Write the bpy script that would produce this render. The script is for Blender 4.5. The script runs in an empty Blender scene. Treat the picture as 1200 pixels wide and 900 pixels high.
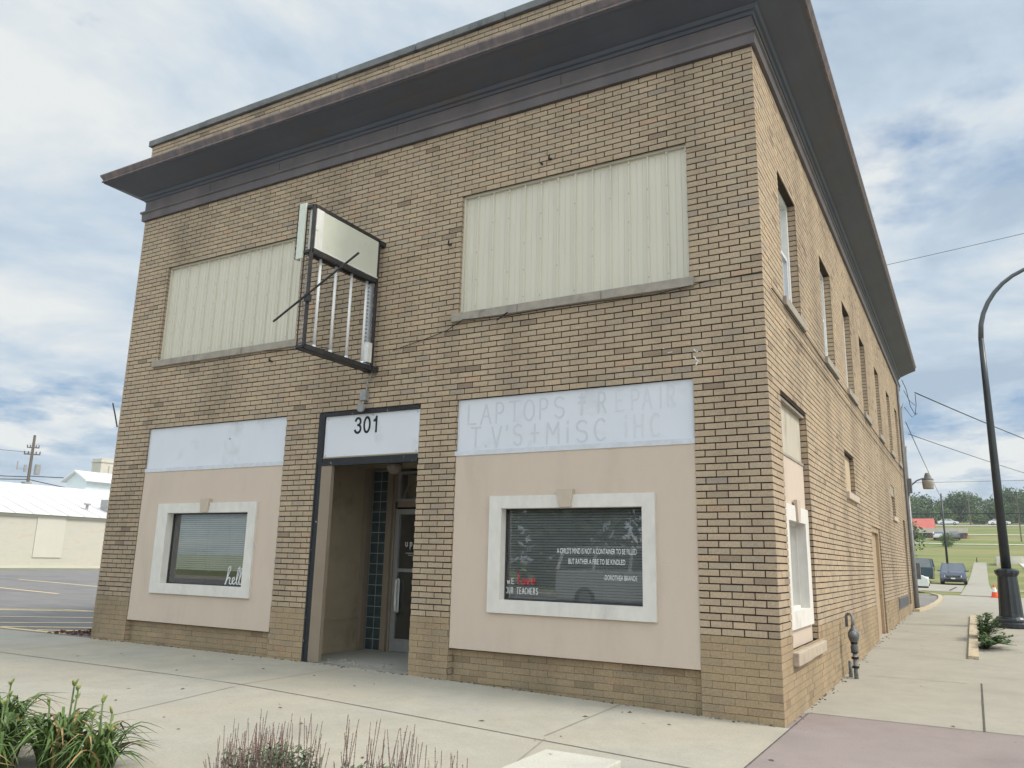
import bpy, math, random
from mathutils import Vector, Matrix
random.seed(7)
C = bpy.context.scene.collection
R = math.radians

# ------------------------------------------------------------------ helpers
class MB:
    def __init__(s):
        s.v = []; s.f = []; s.mi = []; s.at = []
    def face(s, pts, m=0, a=0.5):
        i = len(s.v); s.v += [tuple(p) for p in pts]; s.f.append(tuple(range(i, i+len(pts)))); s.mi.append(m); s.at.append(a)
    def hexa(s, b, t, m=0, a=0.5, skip=()):
        i = len(s.v); s.v += [tuple(p) for p in b] + [tuple(p) for p in t]
        fs = [(3,2,1,0),(4,5,6,7),(0,1,5,4),(1,2,6,5),(2,3,7,6),(3,0,4,7)]
        for k, q in enumerate(fs):
            if k in skip: continue
            s.f.append(tuple(i+j for j in q)); s.mi.append(m); s.at.append(a)
    def box(s, x0, x1, y0, y1, z0, z1, m=0, a=0.5):
        s.hexa([(x0,y0,z0),(x1,y0,z0),(x1,y1,z0),(x0,y1,z0)], [(x0,y0,z1),(x1,y0,z1),(x1,y1,z1),(x0,y1,z1)], m, a)
    def bar(s, p, q, w, h=None, m=0):
        h = h or w; p = Vector(p); q = Vector(q); d = (q-p).normalized()
        u = d.cross(Vector((0,0,1)));
        if u.length < 1e-3: u = Vector((1,0,0))
        u.normalize(); n = u.cross(d)
        c = [(-1,-1),(1,-1),(1,1),(-1,1)]
        s.hexa([p+u*a*w/2+n*b*h/2 for a,b in c], [q+u*a*w/2+n*b*h/2 for a,b in c], m)
    def tube(s, pts, r, n=8, m=0, cap=True):
        pts = [Vector(p) for p in pts]; rs = r if isinstance(r,(list,tuple)) else [r]*len(pts)
        i0 = len(s.v); ref = None
        for k, p in enumerate(pts):
            d = (pts[min(k+1,len(pts)-1)]-pts[max(k-1,0)]).normalized()
            if ref is None:
                ref = Vector((0,0,1)) if abs(d.z) < .9 else Vector((1,0,0))
            u = ref - d*ref.dot(d); u.normalize(); ref = u; w = d.cross(u)
            for j in range(n):
                a = 2*math.pi*j/n; s.v.append(tuple(p+(u*math.cos(a)+w*math.sin(a))*rs[k]))
        for k in range(len(pts)-1):
            for j in range(n):
                a = i0+k*n+j; b = i0+k*n+(j+1)%n
                s.f.append((a,b,b+n,a+n)); s.mi.append(m); s.at.append(.5)
        if cap:
            s.f.append(tuple(i0+j for j in reversed(range(n)))); s.mi.append(m); s.at.append(.5)
            e = i0+(len(pts)-1)*n; s.f.append(tuple(e+j for j in range(n))); s.mi.append(m); s.at.append(.5)
    def lathe(s, prof, cx=0, cy=0, n=20, m=0, z0=0, flute=0):
        i0 = len(s.v)
        for (r, z) in prof:
            for j in range(n):
                a = 2*math.pi*j/n; rr = r*(1-(flute if j % 2 else 0)); s.v.append((cx+rr*math.cos(a), cy+rr*math.sin(a), z0+z))
        for k in range(len(prof)-1):
            for j in range(n):
                a = i0+k*n+j; b = i0+k*n+(j+1)%n
                s.f.append((a,b,b+n,a+n)); s.mi.append(m); s.at.append(.5)
        s.f.append(tuple(i0+j for j in reversed(range(n)))); s.mi.append(m); s.at.append(.5)
        e = i0+(len(prof)-1)*n; s.f.append(tuple(e+j for j in range(n))); s.mi.append(m); s.at.append(.5)
    def build(s, name, mats, parent=None, org=None, smooth=False, world=True, bevel=0):
        me = bpy.data.meshes.new(name)
        o0 = Vector((0,0,0))
        if world and org is not None: o0 = Vector(org)
        elif world and parent is not None: o0 = Vector(ORG.get(parent.name, (0,0,0)))
        me.from_pydata([(a-o0.x, b-o0.y, c-o0.z) for a,b,c in s.v], [], s.f)
        if not isinstance(mats, (list,tuple)): mats = [mats]
        for m in mats: me.materials.append(m)
        me.polygons.foreach_set('material_index', s.mi)
        if smooth: me.polygons.foreach_set('use_smooth', [True]*len(s.f))
        at = me.attributes.new('rnd', 'FLOAT', 'FACE'); at.data.foreach_set('value', s.at)
        me.update()
        o = bpy.data.objects.new(name, me); C.objects.link(o)
        if parent is not None: o.parent = parent
        elif org is not None: o.location = org
        ORG[o.name] = tuple(o0)
        if bevel:
            b = o.modifiers.new('bevel','BEVEL'); b.width = bevel; b.segments = 2; b.limit_method='ANGLE'; b.angle_limit=R(40)
        return o
ORG = {}
def empty(name, loc, rz=0, label=None, cat=None, group=None):
    o = bpy.data.objects.new(name, None); C.objects.link(o); o.location = loc; o.rotation_euler = (0,0,rz); o.empty_display_size = .2
    ORG[o.name] = tuple(loc); tag(o, label, cat, group); return o
def tag(o, label=None, cat=None, group=None, kind=None):
    if label: o['label'] = label
    if cat: o['category'] = cat
    if group: o['group'] = group
    if kind: o['kind'] = kind
    return o
def copy_tree(o, parent=None):
    c = o.copy(); C.objects.link(c); c.parent = parent
    for ch in [k for k in o.children]: copy_tree(ch, c)
    return c
def lerp(a, b, t): return a+(b-a)*t
def interp(x, tab):
    if x <= tab[0][0]: return tab[0][1]
    for (a,b),(c,d) in zip(tab, tab[1:]):
        if x <= c:
            t = (x-a)/(c-a); return b+(d-b)*t
    return tab[-1][1]

# ------------------------------------------------------------------ materials
def mat(name, c1, c2=None, scale=3., rough=.8, bump=0., bscale=60., spec=.3, metal=0., stain=None, stain_scale=.6, stain_lo=.52, stain_hi=.68, stretch=(1,1,1), fac=1.0, detail=5., attr=0., speck=None, coat=0.):
    m = bpy.data.materials.new(name); m.use_nodes = True
    nt = m.node_tree; N = nt.nodes; L = nt.links; b = N['Principled BSDF']
    b.inputs['Roughness'].default_value = rough; b.inputs['Specular IOR Level'].default_value = spec; b.inputs['Metallic'].default_value = metal
    if coat: b.inputs['Coat Weight'].default_value = coat; b.inputs['Coat Roughness'].default_value = .05
    g = N.new('ShaderNodeNewGeometry'); mp = N.new('ShaderNodeMapping'); mp.inputs['Scale'].default_value = stretch
    L.new(g.outputs['Position'], mp.inputs['Vector'])
    c2 = c2 or tuple(x*.8 for x in c1)
    n = N.new('ShaderNodeTexNoise'); n.inputs['Scale'].default_value = scale; n.inputs['Detail'].default_value = detail; n.inputs['Roughness'].default_value=.6
    L.new(mp.outputs[0], n.inputs['Vector'])
    rp = N.new('ShaderNodeValToRGB'); rp.color_ramp.elements[0].position = .33; rp.color_ramp.elements[1].position = .67
    rp.color_ramp.elements[0].color = (*c2,1); rp.color_ramp.elements[1].color = (*c1,1)
    L.new(n.outputs['Fac'], rp.inputs[0]); out = rp.outputs[0]
    if stain:
        s = N.new('ShaderNodeTexNoise'); s.inputs['Scale'].default_value = stain_scale; s.inputs['Detail'].default_value = 7; s.inputs['Roughness'].default_value=.65
        L.new(mp.outputs[0], s.inputs['Vector'])
        r2 = N.new('ShaderNodeMapRange'); r2.inputs['From Min'].default_value = stain_lo; r2.inputs['From Max'].default_value = stain_hi
        r2.inputs['To Max'].default_value = fac
        L.new(s.outputs['Fac'], r2.inputs['Value'])
        mx = N.new('ShaderNodeMix'); mx.data_type = 'RGBA'; L.new(r2.outputs[0], mx.inputs['Factor']); L.new(out, mx.inputs[6]); mx.inputs[7].default_value = (*stain,1); out = mx.outputs[2]
    if speck:
        s = N.new('ShaderNodeTexNoise'); s.inputs['Scale'].default_value = speck[1]; s.inputs['Detail'].default_value = 2
        L.new(mp.outputs[0], s.inputs['Vector'])
        r2 = N.new('ShaderNodeMapRange'); r2.inputs['From Min'].default_value = speck[2]; r2.inputs['From Max'].default_value = speck[2]+.05
        L.new(s.outputs['Fac'], r2.inputs['Value'])
        mx = N.new('ShaderNodeMix'); mx.data_type = 'RGBA'; L.new(r2.outputs[0], mx.inputs['Factor']); L.new(out, mx.inputs[6]); mx.inputs[7].default_value = (*speck[0],1); out = mx.outputs[2]
    if attr:
        at = N.new('ShaderNodeAttribute'); at.attribute_name = 'rnd'
        hv = N.new('ShaderNodeHueSaturation'); r3 = N.new('ShaderNodeMapRange'); r3.inputs['To Min'].default_value = 1-attr; r3.inputs['To Max'].default_value = 1+attr
        L.new(at.outputs['Fac'], r3.inputs['Value']); L.new(r3.outputs[0], hv.inputs['Value']); L.new(out, hv.inputs['Color']); out = hv.outputs[0]
    L.new(out, b.inputs['Base Color'])
    if bump:
        bn = N.new('ShaderNodeTexNoise'); bn.inputs['Scale'].default_value = bscale; bn.inputs['Detail'].default_value = 4; L.new(mp.outputs[0], bn.inputs['Vector'])
        bp = N.new('ShaderNodeBump'); bp.inputs['Strength'].default_value = bump; bp.inputs['Distance'].default_value = .01
        L.new(bn.outputs['Fac'], bp.inputs['Height']); L.new(bp.outputs[0], b.inputs['Normal'])
    return m
def brick_mat(name, cols, dirt=(.10,.085,.07), dirt_amt=.5):
    m = bpy.data.materials.new(name); m.use_nodes = True; nt = m.node_tree; N = nt.nodes; L = nt.links; b = N['Principled BSDF']
    b.inputs['Roughness'].default_value = .82; b.inputs['Specular IOR Level'].default_value = .25
    at = N.new('ShaderNodeAttribute'); at.attribute_name = 'rnd'
    rp = N.new('ShaderNodeValToRGB'); rp.color_ramp.interpolation = 'LINEAR'
    e = rp.color_ramp.elements; e[0].color = (*cols[0],1); e[0].position = 0; e[1].color = (*cols[-1],1); e[1].position = 1
    for i, c in enumerate(cols[1:-1]):
        x = e.new((i+1)/(len(cols)-1)); x.color = (*c,1)
    L.new(at.outputs['Fac'], rp.inputs[0])
    g = N.new('ShaderNodeNewGeometry')
    mp = N.new('ShaderNodeMapping'); mp.inputs['Scale'].default_value = (1.6,1.6,.5); L.new(g.outputs['Position'], mp.inputs[0])
    n = N.new('ShaderNodeTexNoise'); n.inputs['Scale'].default_value = .55; n.inputs['Detail'].default_value = 8; n.inputs['Roughness'].default_value=.62; L.new(mp.outputs[0], n.inputs['Vector'])
    r2 = N.new('ShaderNodeMapRange'); r2.inputs['From Min'].default_value = .45; r2.inputs['From Max'].default_value = .75; r2.inputs['To Max'].default_value = dirt_amt; L.new(n.outputs['Fac'], r2.inputs['Value'])
    mx = N.new('ShaderNodeMix'); mx.data_type='RGBA'; L.new(r2.outputs[0], mx.inputs['Factor']); L.new(rp.outputs[0], mx.inputs[6]); mx.inputs[7].default_value=(*dirt,1)
    f = N.new('ShaderNodeTexNoise'); f.inputs['Scale'].default_value = 45; f.inputs['Detail'].default_value = 4; L.new(g.outputs['Position'], f.inputs['Vector'])
    hv = N.new('ShaderNodeHueSaturation'); r3 = N.new('ShaderNodeMapRange'); r3.inputs['From Min'].default_value=.3; r3.inputs['From Max'].default_value=.7; r3.inputs['To Min'].default_value=.84; r3.inputs['To Max'].default_value=1.12
    L.new(f.outputs['Fac'], r3.inputs['Value']); L.new(r3.outputs[0], hv.inputs['Value']); L.new(mx.outputs[2], hv.inputs['Color'])
    L.new(hv.outputs[0], b.inputs['Base Color'])
    bp = N.new('ShaderNodeBump'); bp.inputs['Strength'].default_value = .5; bp.inputs['Distance'].default_value = .006; L.new(f.outputs['Fac'], bp.inputs['Height']); L.new(bp.outputs[0], b.inputs['Normal'])
    return m
def glass_mat(name, tint=(.84,.88,.88), refl=1.6, dirt=.04):
    m = bpy.data.materials.new(name); m.use_nodes = True; nt = m.node_tree; N = nt.nodes; L = nt.links
    N.remove(N['Principled BSDF']); out = N['Material Output']
    t = N.new('ShaderNodeBsdfTransparent'); t.inputs[0].default_value = (*tint,1)
    g = N.new('ShaderNodeBsdfGlossy'); g.inputs['Roughness'].default_value = .015; g.inputs[0].default_value = (1,1,1,1)
    fr = N.new('ShaderNodeFresnel'); fr.inputs[0].default_value = 1.52
    mu = N.new('ShaderNodeMath'); mu.operation='MULTIPLY'; mu.inputs[1].default_value = 1.7*refl; mu.use_clamp=True; L.new(fr.outputs[0], mu.inputs[0])
    mx = N.new('ShaderNodeMixShader'); L.new(mu.outputs[0], mx.inputs[0]); L.new(t.outputs[0], mx.inputs[1]); L.new(g.outputs[0], mx.inputs[2])
    d = N.new('ShaderNodeBsdfDiffuse'); d.inputs[0].default_value = (.5,.52,.5,1)
    m2 = N.new('ShaderNodeMixShader'); m2.inputs[0].default_value = dirt; L.new(mx.outputs[0], m2.inputs[1]); L.new(d.outputs[0], m2.inputs[2])
    L.new(m2.outputs[0], out.inputs[0]); return m

M = {}
M['brick'] = brick_mat('tan_brick', [(.25,.19,.138),(.345,.266,.187),(.392,.303,.212),(.418,.324,.227),(.44,.343,.24),(.325,.27,.214),(.475,.37,.25),(.43,.298,.20)])
M['brick_low'] = brick_mat('grimy_base_brick', [(.25,.185,.12),(.31,.232,.145),(.335,.252,.158),(.355,.267,.168),(.34,.258,.162),(.29,.23,.16),(.38,.285,.175),(.34,.23,.145)], dirt=(.13,.105,.075), dirt_amt=.6)
M['mortar'] = mat('dark_raked_mortar', (.042,.030,.022), (.028,.02,.015), scale=8, rough=.95, bump=.5)
M['mortar_low'] = mat('weathered_flush_mortar', (.215,.175,.12), (.13,.105,.075), scale=6, rough=.95, bump=.5)
M['slate'] = mat('painted_cornice_metal', (.135,.118,.12), (.095,.086,.092), scale=2.5, rough=.55, spec=.35, bump=.15, bscale=20, stain=(.15,.12,.12), stain_scale=1.3, stretch=(1,1,.4))
M['fascia'] = mat('rust_streaked_fascia', (.185,.15,.15), (.11,.098,.104), scale=7, rough=.6, spec=.3, bump=.2, bscale=30, stain=(.23,.17,.155), stain_scale=5, stretch=(1,1,.12))
M['soffit'] = mat('soffit_paint', (.095,.104,.13), (.075,.083,.106), scale=1.6, rough=.6, stain=(.10,.09,.09), stain_scale=2.2, stretch=(.5,.5,1))
M['coping'] = mat('grey_coping', (.21,.21,.21), (.13,.14,.14), scale=3, rough=.8, stain=(.07,.075,.08), stain_scale=2)
M['stucco'] = mat('pink_beige_stucco', (.57,.475,.395), (.53,.44,.365), scale=1.5, rough=.9, bump=.35, bscale=140, stain=(.43,.355,.295), stain_scale=1.5, stain_lo=.5, stain_hi=.82, stretch=(1,1,.3))
M['trimw'] = mat('offwhite_window_surround', (.66,.635,.59), (.59,.57,.53), scale=9, rough=.85, bump=.25, bscale=90, stain=(.45,.43,.40), stain_scale=3, stain_lo=.55, stain_hi=.8, stretch=(1,1,.5))
M['keystone'] = mat('beige_keystone', (.50,.42,.34), (.45,.38,.31), scale=12, rough=.9, bump=.2)
M['board'] = mat('painted_white_board', (.63,.65,.70), (.59,.615,.665), scale=1.2, rough=.55, spec=.4, stain=(.47,.49,.51), stain_scale=1.8, stain_lo=.55, stain_hi=.75)
M['board_trim'] = mat('white_board_trim', (.60,.62,.67), (.50,.52,.56), scale=8, rough=.6)
M['faded'] = mat('ghosted_brush_lettering', (.55,.57,.612), (.515,.535,.575), scale=14, rough=.6)
M['fainter'] = mat('nearly_gone_lettering', (.59,.612,.655), (.565,.59,.635), scale=14, rough=.6)
M['panel'] = mat('cream_ribbed_steel', (.60,.565,.47), (.565,.535,.445), scale=2, rough=.5, spec=.4, stain=(.50,.47,.39), stain_scale=2.5, stain_lo=.58, stain_hi=.8, stretch=(1,1,.3))
M['sill'] = mat('stone_sill', (.36,.32,.27), (.26,.235,.205), scale=7, rough=.9, bump=.5, bscale=50, stain=(.17,.15,.14), stain_scale=4, stain_lo=.58, stain_hi=.72)
M['ledge'] = mat('chipped_painted_stone', (.46,.385,.30), (.38,.32,.25), scale=9, rough=.9, bump=.5, bscale=40, stain=(.30,.26,.22), stain_scale=6)
M['blackpaint'] = mat('peeling_black_paint', (.022,.024,.028), (.014,.015,.018), scale=20, rough=.5, speck=((.3,.28,.25),16,.70))
M['tanpaint'] = mat('tan_wood_paint', (.25,.20,.15), (.22,.178,.135), scale=2, rough=.6, bump=.1)
M['tanwall'] = mat('dull_olive_wall', (.34,.28,.195), (.29,.24,.165), scale=2.2, rough=.75, stain=(.22,.185,.13), stain_scale=2)
M['alu'] = mat('brushed_aluminium', (.45,.46,.47), (.38,.39,.40), scale=10, rough=.4, metal=.6)
M['white'] = mat('white_paint', (.72,.72,.70), (.62,.62,.60), scale=8, rough=.5)
M['decal'] = mat('white_vinyl', (.70,.71,.72), (.60,.62,.63), scale=30, rough=.5)
M['reddecal'] = mat('red_vinyl', (.55,.03,.06), (.5,.03,.05), rough=.5)
M['black'] = mat('black_letter', (.012,.012,.014), (.01,.01,.012), rough=.45)
M['glass'] = glass_mat('window_glass')
M['glass_dark'] = glass_mat('door_glass', tint=(.35,.38,.4))
M['blind_d'] = mat('grey_blind', (.33,.345,.355), (.29,.305,.315), rough=.6)
M['blind_l'] = mat('pale_blind', (.72,.73,.68), (.66,.67,.63), rough=.6)
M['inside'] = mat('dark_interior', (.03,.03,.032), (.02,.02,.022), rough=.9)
M['gblock'] = mat('glass_block', (.05,.075,.075), (.02,.035,.04), scale=9, rough=.12, spec=.6, bump=.3, bscale=25)
M['grout'] = mat('pale_grout', (.30,.33,.33), (.24,.27,.27), rough=.9)
M['steel_dk'] = mat('dark_steel_frame', (.035,.037,.042), (.022,.022,.026), scale=12, rough=.5, spec=.4, stain=(.07,.045,.035), stain_scale=9)
M['signface'] = mat('yellowed_sign_face', (.62,.64,.55), (.58,.60,.52), scale=4, rough=.45, spec=.4, stain=(.50,.50,.42), stain_scale=5, stain_lo=.6, stain_hi=.8)
M['tubew'] = mat('white_lamp_tube', (.78,.78,.78), (.70,.70,.70), rough=.35)
M['conduit'] = mat('galvanised_conduit', (.34,.34,.34), (.26,.26,.27), scale=9, rough=.5, metal=.3)
M['pipe_dk'] = mat('aged_downpipe', (.17,.17,.175), (.12,.12,.125), scale=5, rough=.6)
M['meter_l'] = mat('worn_pipe_paint', (.26,.27,.275), (.13,.14,.145), scale=25, rough=.5)
M['meter'] = mat('grey_meter_paint', (.13,.14,.15), (.07,.075,.08), scale=14, rough=.5, spec=.5, speck=((.6,.6,.58),30,.68))
M['walk'] = None
M['asphalt'] = mat('worn_asphalt', (.215,.205,.20), (.17,.162,.162), scale=1.2, rough=.9, bump=.4, bscale=70, stain=(.14,.135,.14), stain_scale=.25, stretch=(.6,1.8,1))
M['asphalt_b'] = mat('old_pale_asphalt', (.24,.225,.205), (.19,.18,.165), scale=1.2, rough=.95, stain=(.14,.13,.12), stain_scale=.35)
M['yellow'] = mat('worn_yellow_line', (.74,.58,.30), (.62,.50,.28), scale=9, rough=.8, speck=((.16,.15,.15),22,.64))
M['kerb_y'] = mat('faded_yellow_kerb', (.50,.38,.21), (.46,.41,.33), scale=3.2, rough=.85, speck=((.30,.28,.25),12,.56))
M['kerb'] = mat('pale_concrete_kerb', (.62,.59,.51), (.54,.51,.45), scale=5, rough=.9, bump=.3)
M['grass'] = mat('mown_grass', (.17,.20,.055), (.12,.155,.045), scale=.35, rough=.95, stain=(.25,.22,.095), stain_scale=.06, stain_lo=.47, stain_hi=.62, stretch=(.5,1.6,1))
M['path'] = mat('pale_gravel_track', (.55,.50,.40), (.46,.42,.34), scale=.5, rough=.95)
M['soil'] = mat('planter_mulch', (.07,.05,.035), (.035,.025,.018), scale=20, rough=.95, bump=.8, bscale=30)
M['bark'] = mat('bark', (.09,.07,.05), (.05,.04,.03), scale=6, rough=.95, bump=.6, bscale=20)
M['leaf'] = mat('tree_leaves', (.17,.225,.085), (.09,.14,.05), scale=.25, rough=.7, attr=.35, spec=.2)
M['leaf2'] = mat('dark_tree_leaves', (.12,.175,.075), (.065,.105,.045), scale=.4, rough=.7, attr=.35, spec=.2)
M['lily'] = mat('daylily_leaf', (.10,.155,.038), (.045,.085,.02), scale=6, rough=.45, spec=.4, attr=.4)
M['lilydry'] = mat('dry_daylily_leaf', (.36,.24,.11), (.22,.14,.07), scale=9, rough=.7)
M['bud'] = mat('daylily_bud', (.22,.28,.08), (.16,.20,.06), scale=30, rough=.5)
M['budy'] = mat('yellow_flower_tip', (.62,.40,.06), (.5,.26,.05), scale=30, rough=.5)
M['stalk'] = mat('dry_purple_stalk', (.25,.165,.145), (.15,.095,.085), scale=30, rough=.9, attr=.4)
M['sage'] = mat('sage_leaf', (.10,.15,.075), (.06,.095,.05), scale=20, rough=.7, attr=.3)
M['weed'] = mat('weed_leaf', (.075,.13,.035), (.04,.075,.022), scale=12, rough=.7, attr=.4)
M['debris_g'] = mat('brown_grit', (.22,.18,.13), (.09,.075,.06), scale=14, rough=.95, attr=.5)
M['debris'] = mat('red_brown_debris', (.20,.085,.055), (.06,.03,.03), scale=14, rough=.9, attr=.4)
M['creamwall'] = mat('cream_block_wall', (.55,.525,.47), (.50,.475,.425), scale=.8, rough=.9, stain=(.49,.44,.35), stain_scale=.8, bump=.3, bscale=5, stretch=(1,1,3))
M['creampatch'] = mat('cream_boarded_bay', (.58,.555,.50), (.55,.525,.47), scale=.8, rough=.85)
M['whiteroof'] = mat('white_metal_roof', (.66,.66,.65), (.61,.61,.60), scale=.5, rough=.5, stain=(.66,.66,.64), stain_scale=.5)
M['palesiding'] = mat('pale_blue_siding', (.62,.68,.70), (.56,.62,.64), scale=2, rough=.6)
M['greyvent'] = mat('grey_vent_metal', (.33,.33,.33), (.25,.25,.25), rough=.5)
M['redroof'] = mat('red_metal_roof', (.50,.13,.10), (.42,.11,.085), scale=1, rough=.6)
M['redbrick'] = mat('far_red_brick', (.22,.10,.075), (.16,.08,.065), scale=2, rough=.9)
M['palewall'] = mat('far_pale_wall', (.55,.50,.42), (.48,.44,.38), scale=1, rough=.9)
M['window_far'] = mat('far_dark_window', (.03,.035,.045), (.02,.025,.03), rough=.1, spec=.6)
M['wood'] = mat('weathered_pole_wood', (.17,.145,.12), (.11,.09,.075), scale=5, rough=.95, stretch=(1,1,.1))
M['wire'] = mat('black_cable', (.018,.018,.02), (.012,.012,.014), rough=.6)
M['lamp_black'] = mat('black_lamp_post', (.018,.024,.030), (.012,.017,.022), scale=6, rough=.38, spec=.5)
M['lamp_grey'] = mat('slate_lamp_arm', (.085,.095,.11), (.07,.08,.09), scale=6, rough=.4, spec=.5)
M['cone'] = mat('orange_cone', (.75,.10,.03), (.68,.09,.03), scale=20, rough=.5)
M['rubber'] = mat('black_rubber', (.02,.02,.02), (.015,.015,.015), rough=.8)
M['rim'] = mat('alloy_rim', (.45,.45,.46), (.35,.35,.36), rough=.3, metal=.8)
M['carglass'] = mat('car_glass', (.06,.07,.08), (.04,.05,.06), rough=.05, spec=1.0, coat=1.0)
M['chrome'] = mat('chrome_trim', (.6,.6,.6), (.5,.5,.5), rough=.2, metal=1)
M['headlight'] = mat('headlight_lens', (.75,.76,.78), (.65,.66,.68), rough=.1, spec=.7)
M['taillight'] = mat('taillight_lens', (.35,.02,.02), (.28,.02,.02), rough=.2, spec=.6)
M['car_blue'] = mat('dark_navy_paint', (.045,.055,.085), (.04,.05,.078), rough=.25, spec=.6, coat=.8)
M['car_teal'] = mat('dark_teal_van_paint', (.035,.075,.095), (.03,.065,.085), rough=.35, spec=.5, coat=.5)
M['car_white'] = mat('white_car_paint', (.75,.75,.75), (.70,.70,.70), rough=.25, spec=.5, coat=.8)
M['car_silver'] = mat('silver_car_paint', (.82,.83,.83), (.78,.79,.79), rough=.35, spec=.5, metal=.0, coat=.8)
M['car_grey'] = mat('grey_car_paint', (.16,.17,.18), (.14,.15,.16), rough=.3, spec=.5, coat=.8)
M['door_side'] = mat('tan_steel_door', (.42,.31,.20), (.36,.27,.18), scale=3, rough=.6, stain=(.28,.2,.14), stain_scale=3)
M['ply'] = mat('tan_plywood', (.48,.38,.26), (.40,.31,.21), scale=3, rough=.85, stretch=(1,1,.2))
M['sidewall_board'] = mat('weather_stained_board', (.50,.46,.38), (.43,.39,.32), scale=3, rough=.8, stain=(.33,.28,.22), stain_scale=5, stretch=(1,1,.25))

def concrete(name, c1, c2, dark=.62):
    m = mat(name, c1, c2, scale=.45, rough=.92, bump=.3, bscale=170, stain=tuple(x*dark for x in c2), stain_scale=.8, stain_lo=.54, stain_hi=.86, speck=(tuple(x*.32 for x in c1), 7.5, .735), detail=9)
    nt = m.node_tree; N = nt.nodes; L = nt.links; b = N['Principled BSDF']; src = b.inputs['Base Color'].links[0].from_socket
    g = N.new('ShaderNodeNewGeometry'); f = N.new('ShaderNodeTexNoise'); f.inputs['Scale'].default_value = 55; f.inputs['Detail'].default_value = 6; L.new(g.outputs['Position'], f.inputs['Vector'])
    h2 = N.new('ShaderNodeTexNoise'); h2.inputs['Scale'].default_value = 3.2; h2.inputs['Detail'].default_value = 8; h2.inputs['Roughness'].default_value = .7; L.new(g.outputs['Position'], h2.inputs['Vector'])
    ad = N.new('ShaderNodeMath'); ad.operation = 'ADD'; L.new(f.outputs['Fac'], ad.inputs[0]); L.new(h2.outputs['Fac'], ad.inputs[1])
    r = N.new('ShaderNodeMapRange'); r.inputs['From Min'].default_value = .7; r.inputs['From Max'].default_value = 1.3; r.inputs['To Min'].default_value = .86; r.inputs['To Max'].default_value = 1.12; L.new(ad.outputs[0], r.inputs['Value'])
    hv = N.new('ShaderNodeHueSaturation'); L.new(r.outputs[0], hv.inputs['Value']); L.new(src, hv.inputs['Color']); L.new(hv.outputs[0], b.inputs['Base Color'])
    return m
M['walk'] = concrete('broom_finished_concrete', (.385,.345,.275), (.345,.335,.295))
M['walk_side'] = concrete('side_concrete', (.35,.325,.27), (.325,.305,.26))
M['mauve'] = concrete('mauve_stamped_concrete', (.285,.235,.222), (.25,.208,.20))
M['slabc'] = concrete('pale_slab', (.52,.50,.44), (.47,.45,.395), dark=.8)
M['joint'] = mat('dark_joint', (.13,.115,.095), (.06,.055,.05), scale=10, rough=.95)
M['joint_pale'] = mat('sawcut_joint', (.29,.27,.23), (.23,.215,.185), scale=10, rough=.95)
M['recessfloor'] = concrete('worn_entry_floor', (.30,.29,.26), (.24,.235,.21))

# ------------------------------------------------------------------ terrain
def h(x, y):
    hx = interp(x, [(-60,.10),(-16,.10),(-10,.12),(-6,.12),(-4,.09),(-.8,.02),(0,0)])
    yy = interp(y, [(0,0),(3,0),(12,.2),(20,.3),(36,.32),(62,.5),(80,1.15),(104,2.4),(150,5.9),(180,8.6),(197,10.3),(215,12),(240,13.6),(260,15.2),(330,20),(600,34)])
    w = 1.0
    if y < 62:
        w = min(1, max(0, (x+16)/12))
    elif y < 104: w = 1-(1-min(1,max(0,(x+16)/12)))*(104-y)/42
    r = 0
    if x > 3 and y < 120: r = 0
    return hx + yy*w + r
def sheet(name, poly_or_rect, m, off, nx=8, ny=8, parent=None, kind='structure', label=None):
    x0,x1,y0,y1 = poly_or_rect; mb = MB()
    vs = [[(lerp(x0,x1,i/nx), lerp(y0,y1,j/ny)) for i in range(nx+1)] for j in range(ny+1)]
    idx = {}
    for j in range(ny+1):
        for i in range(nx+1):
            a,b = vs[j][i]; idx[i,j] = len(mb.v); mb.v.append((a,b,h(a,b)+off))
    for j in range(ny):
        for i in range(nx):
            mb.f.append((idx[i,j],idx[i+1,j],idx[i+1,j+1],idx[i,j+1])); mb.mi.append(0); mb.at.append(.5)
    o = mb.build(name, m, parent); 
    if kind: tag(o, label, None, None, kind)
    return o
def strip_mb(mb, pts, w, off, seg=1.0, m=0, th=0.0):
    """flat painted/joint strip that follows the ground"""
    for (a, b) in zip(pts, pts[1:]):
        a = Vector((a[0],a[1],0)); b = Vector((b[0],b[1],0)); L_ = (b-a).length; n = max(1,int(L_/seg)); d = (b-a).normalized(); s = Vector((-d.y,d.x,0))*w/2
        for k in range(n):
            p = a+(b-a)*k/n; q = a+(b-a)*(k+1)/n
            c = [p-s, q-s, q+s, p+s]
            top = [(v.x, v.y, h(v.x,v.y)+off) for v in c]
            if th: mb.hexa([(x,y,z-th) for x,y,z in top], top, m)
            else: mb.face(top, m)

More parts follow.
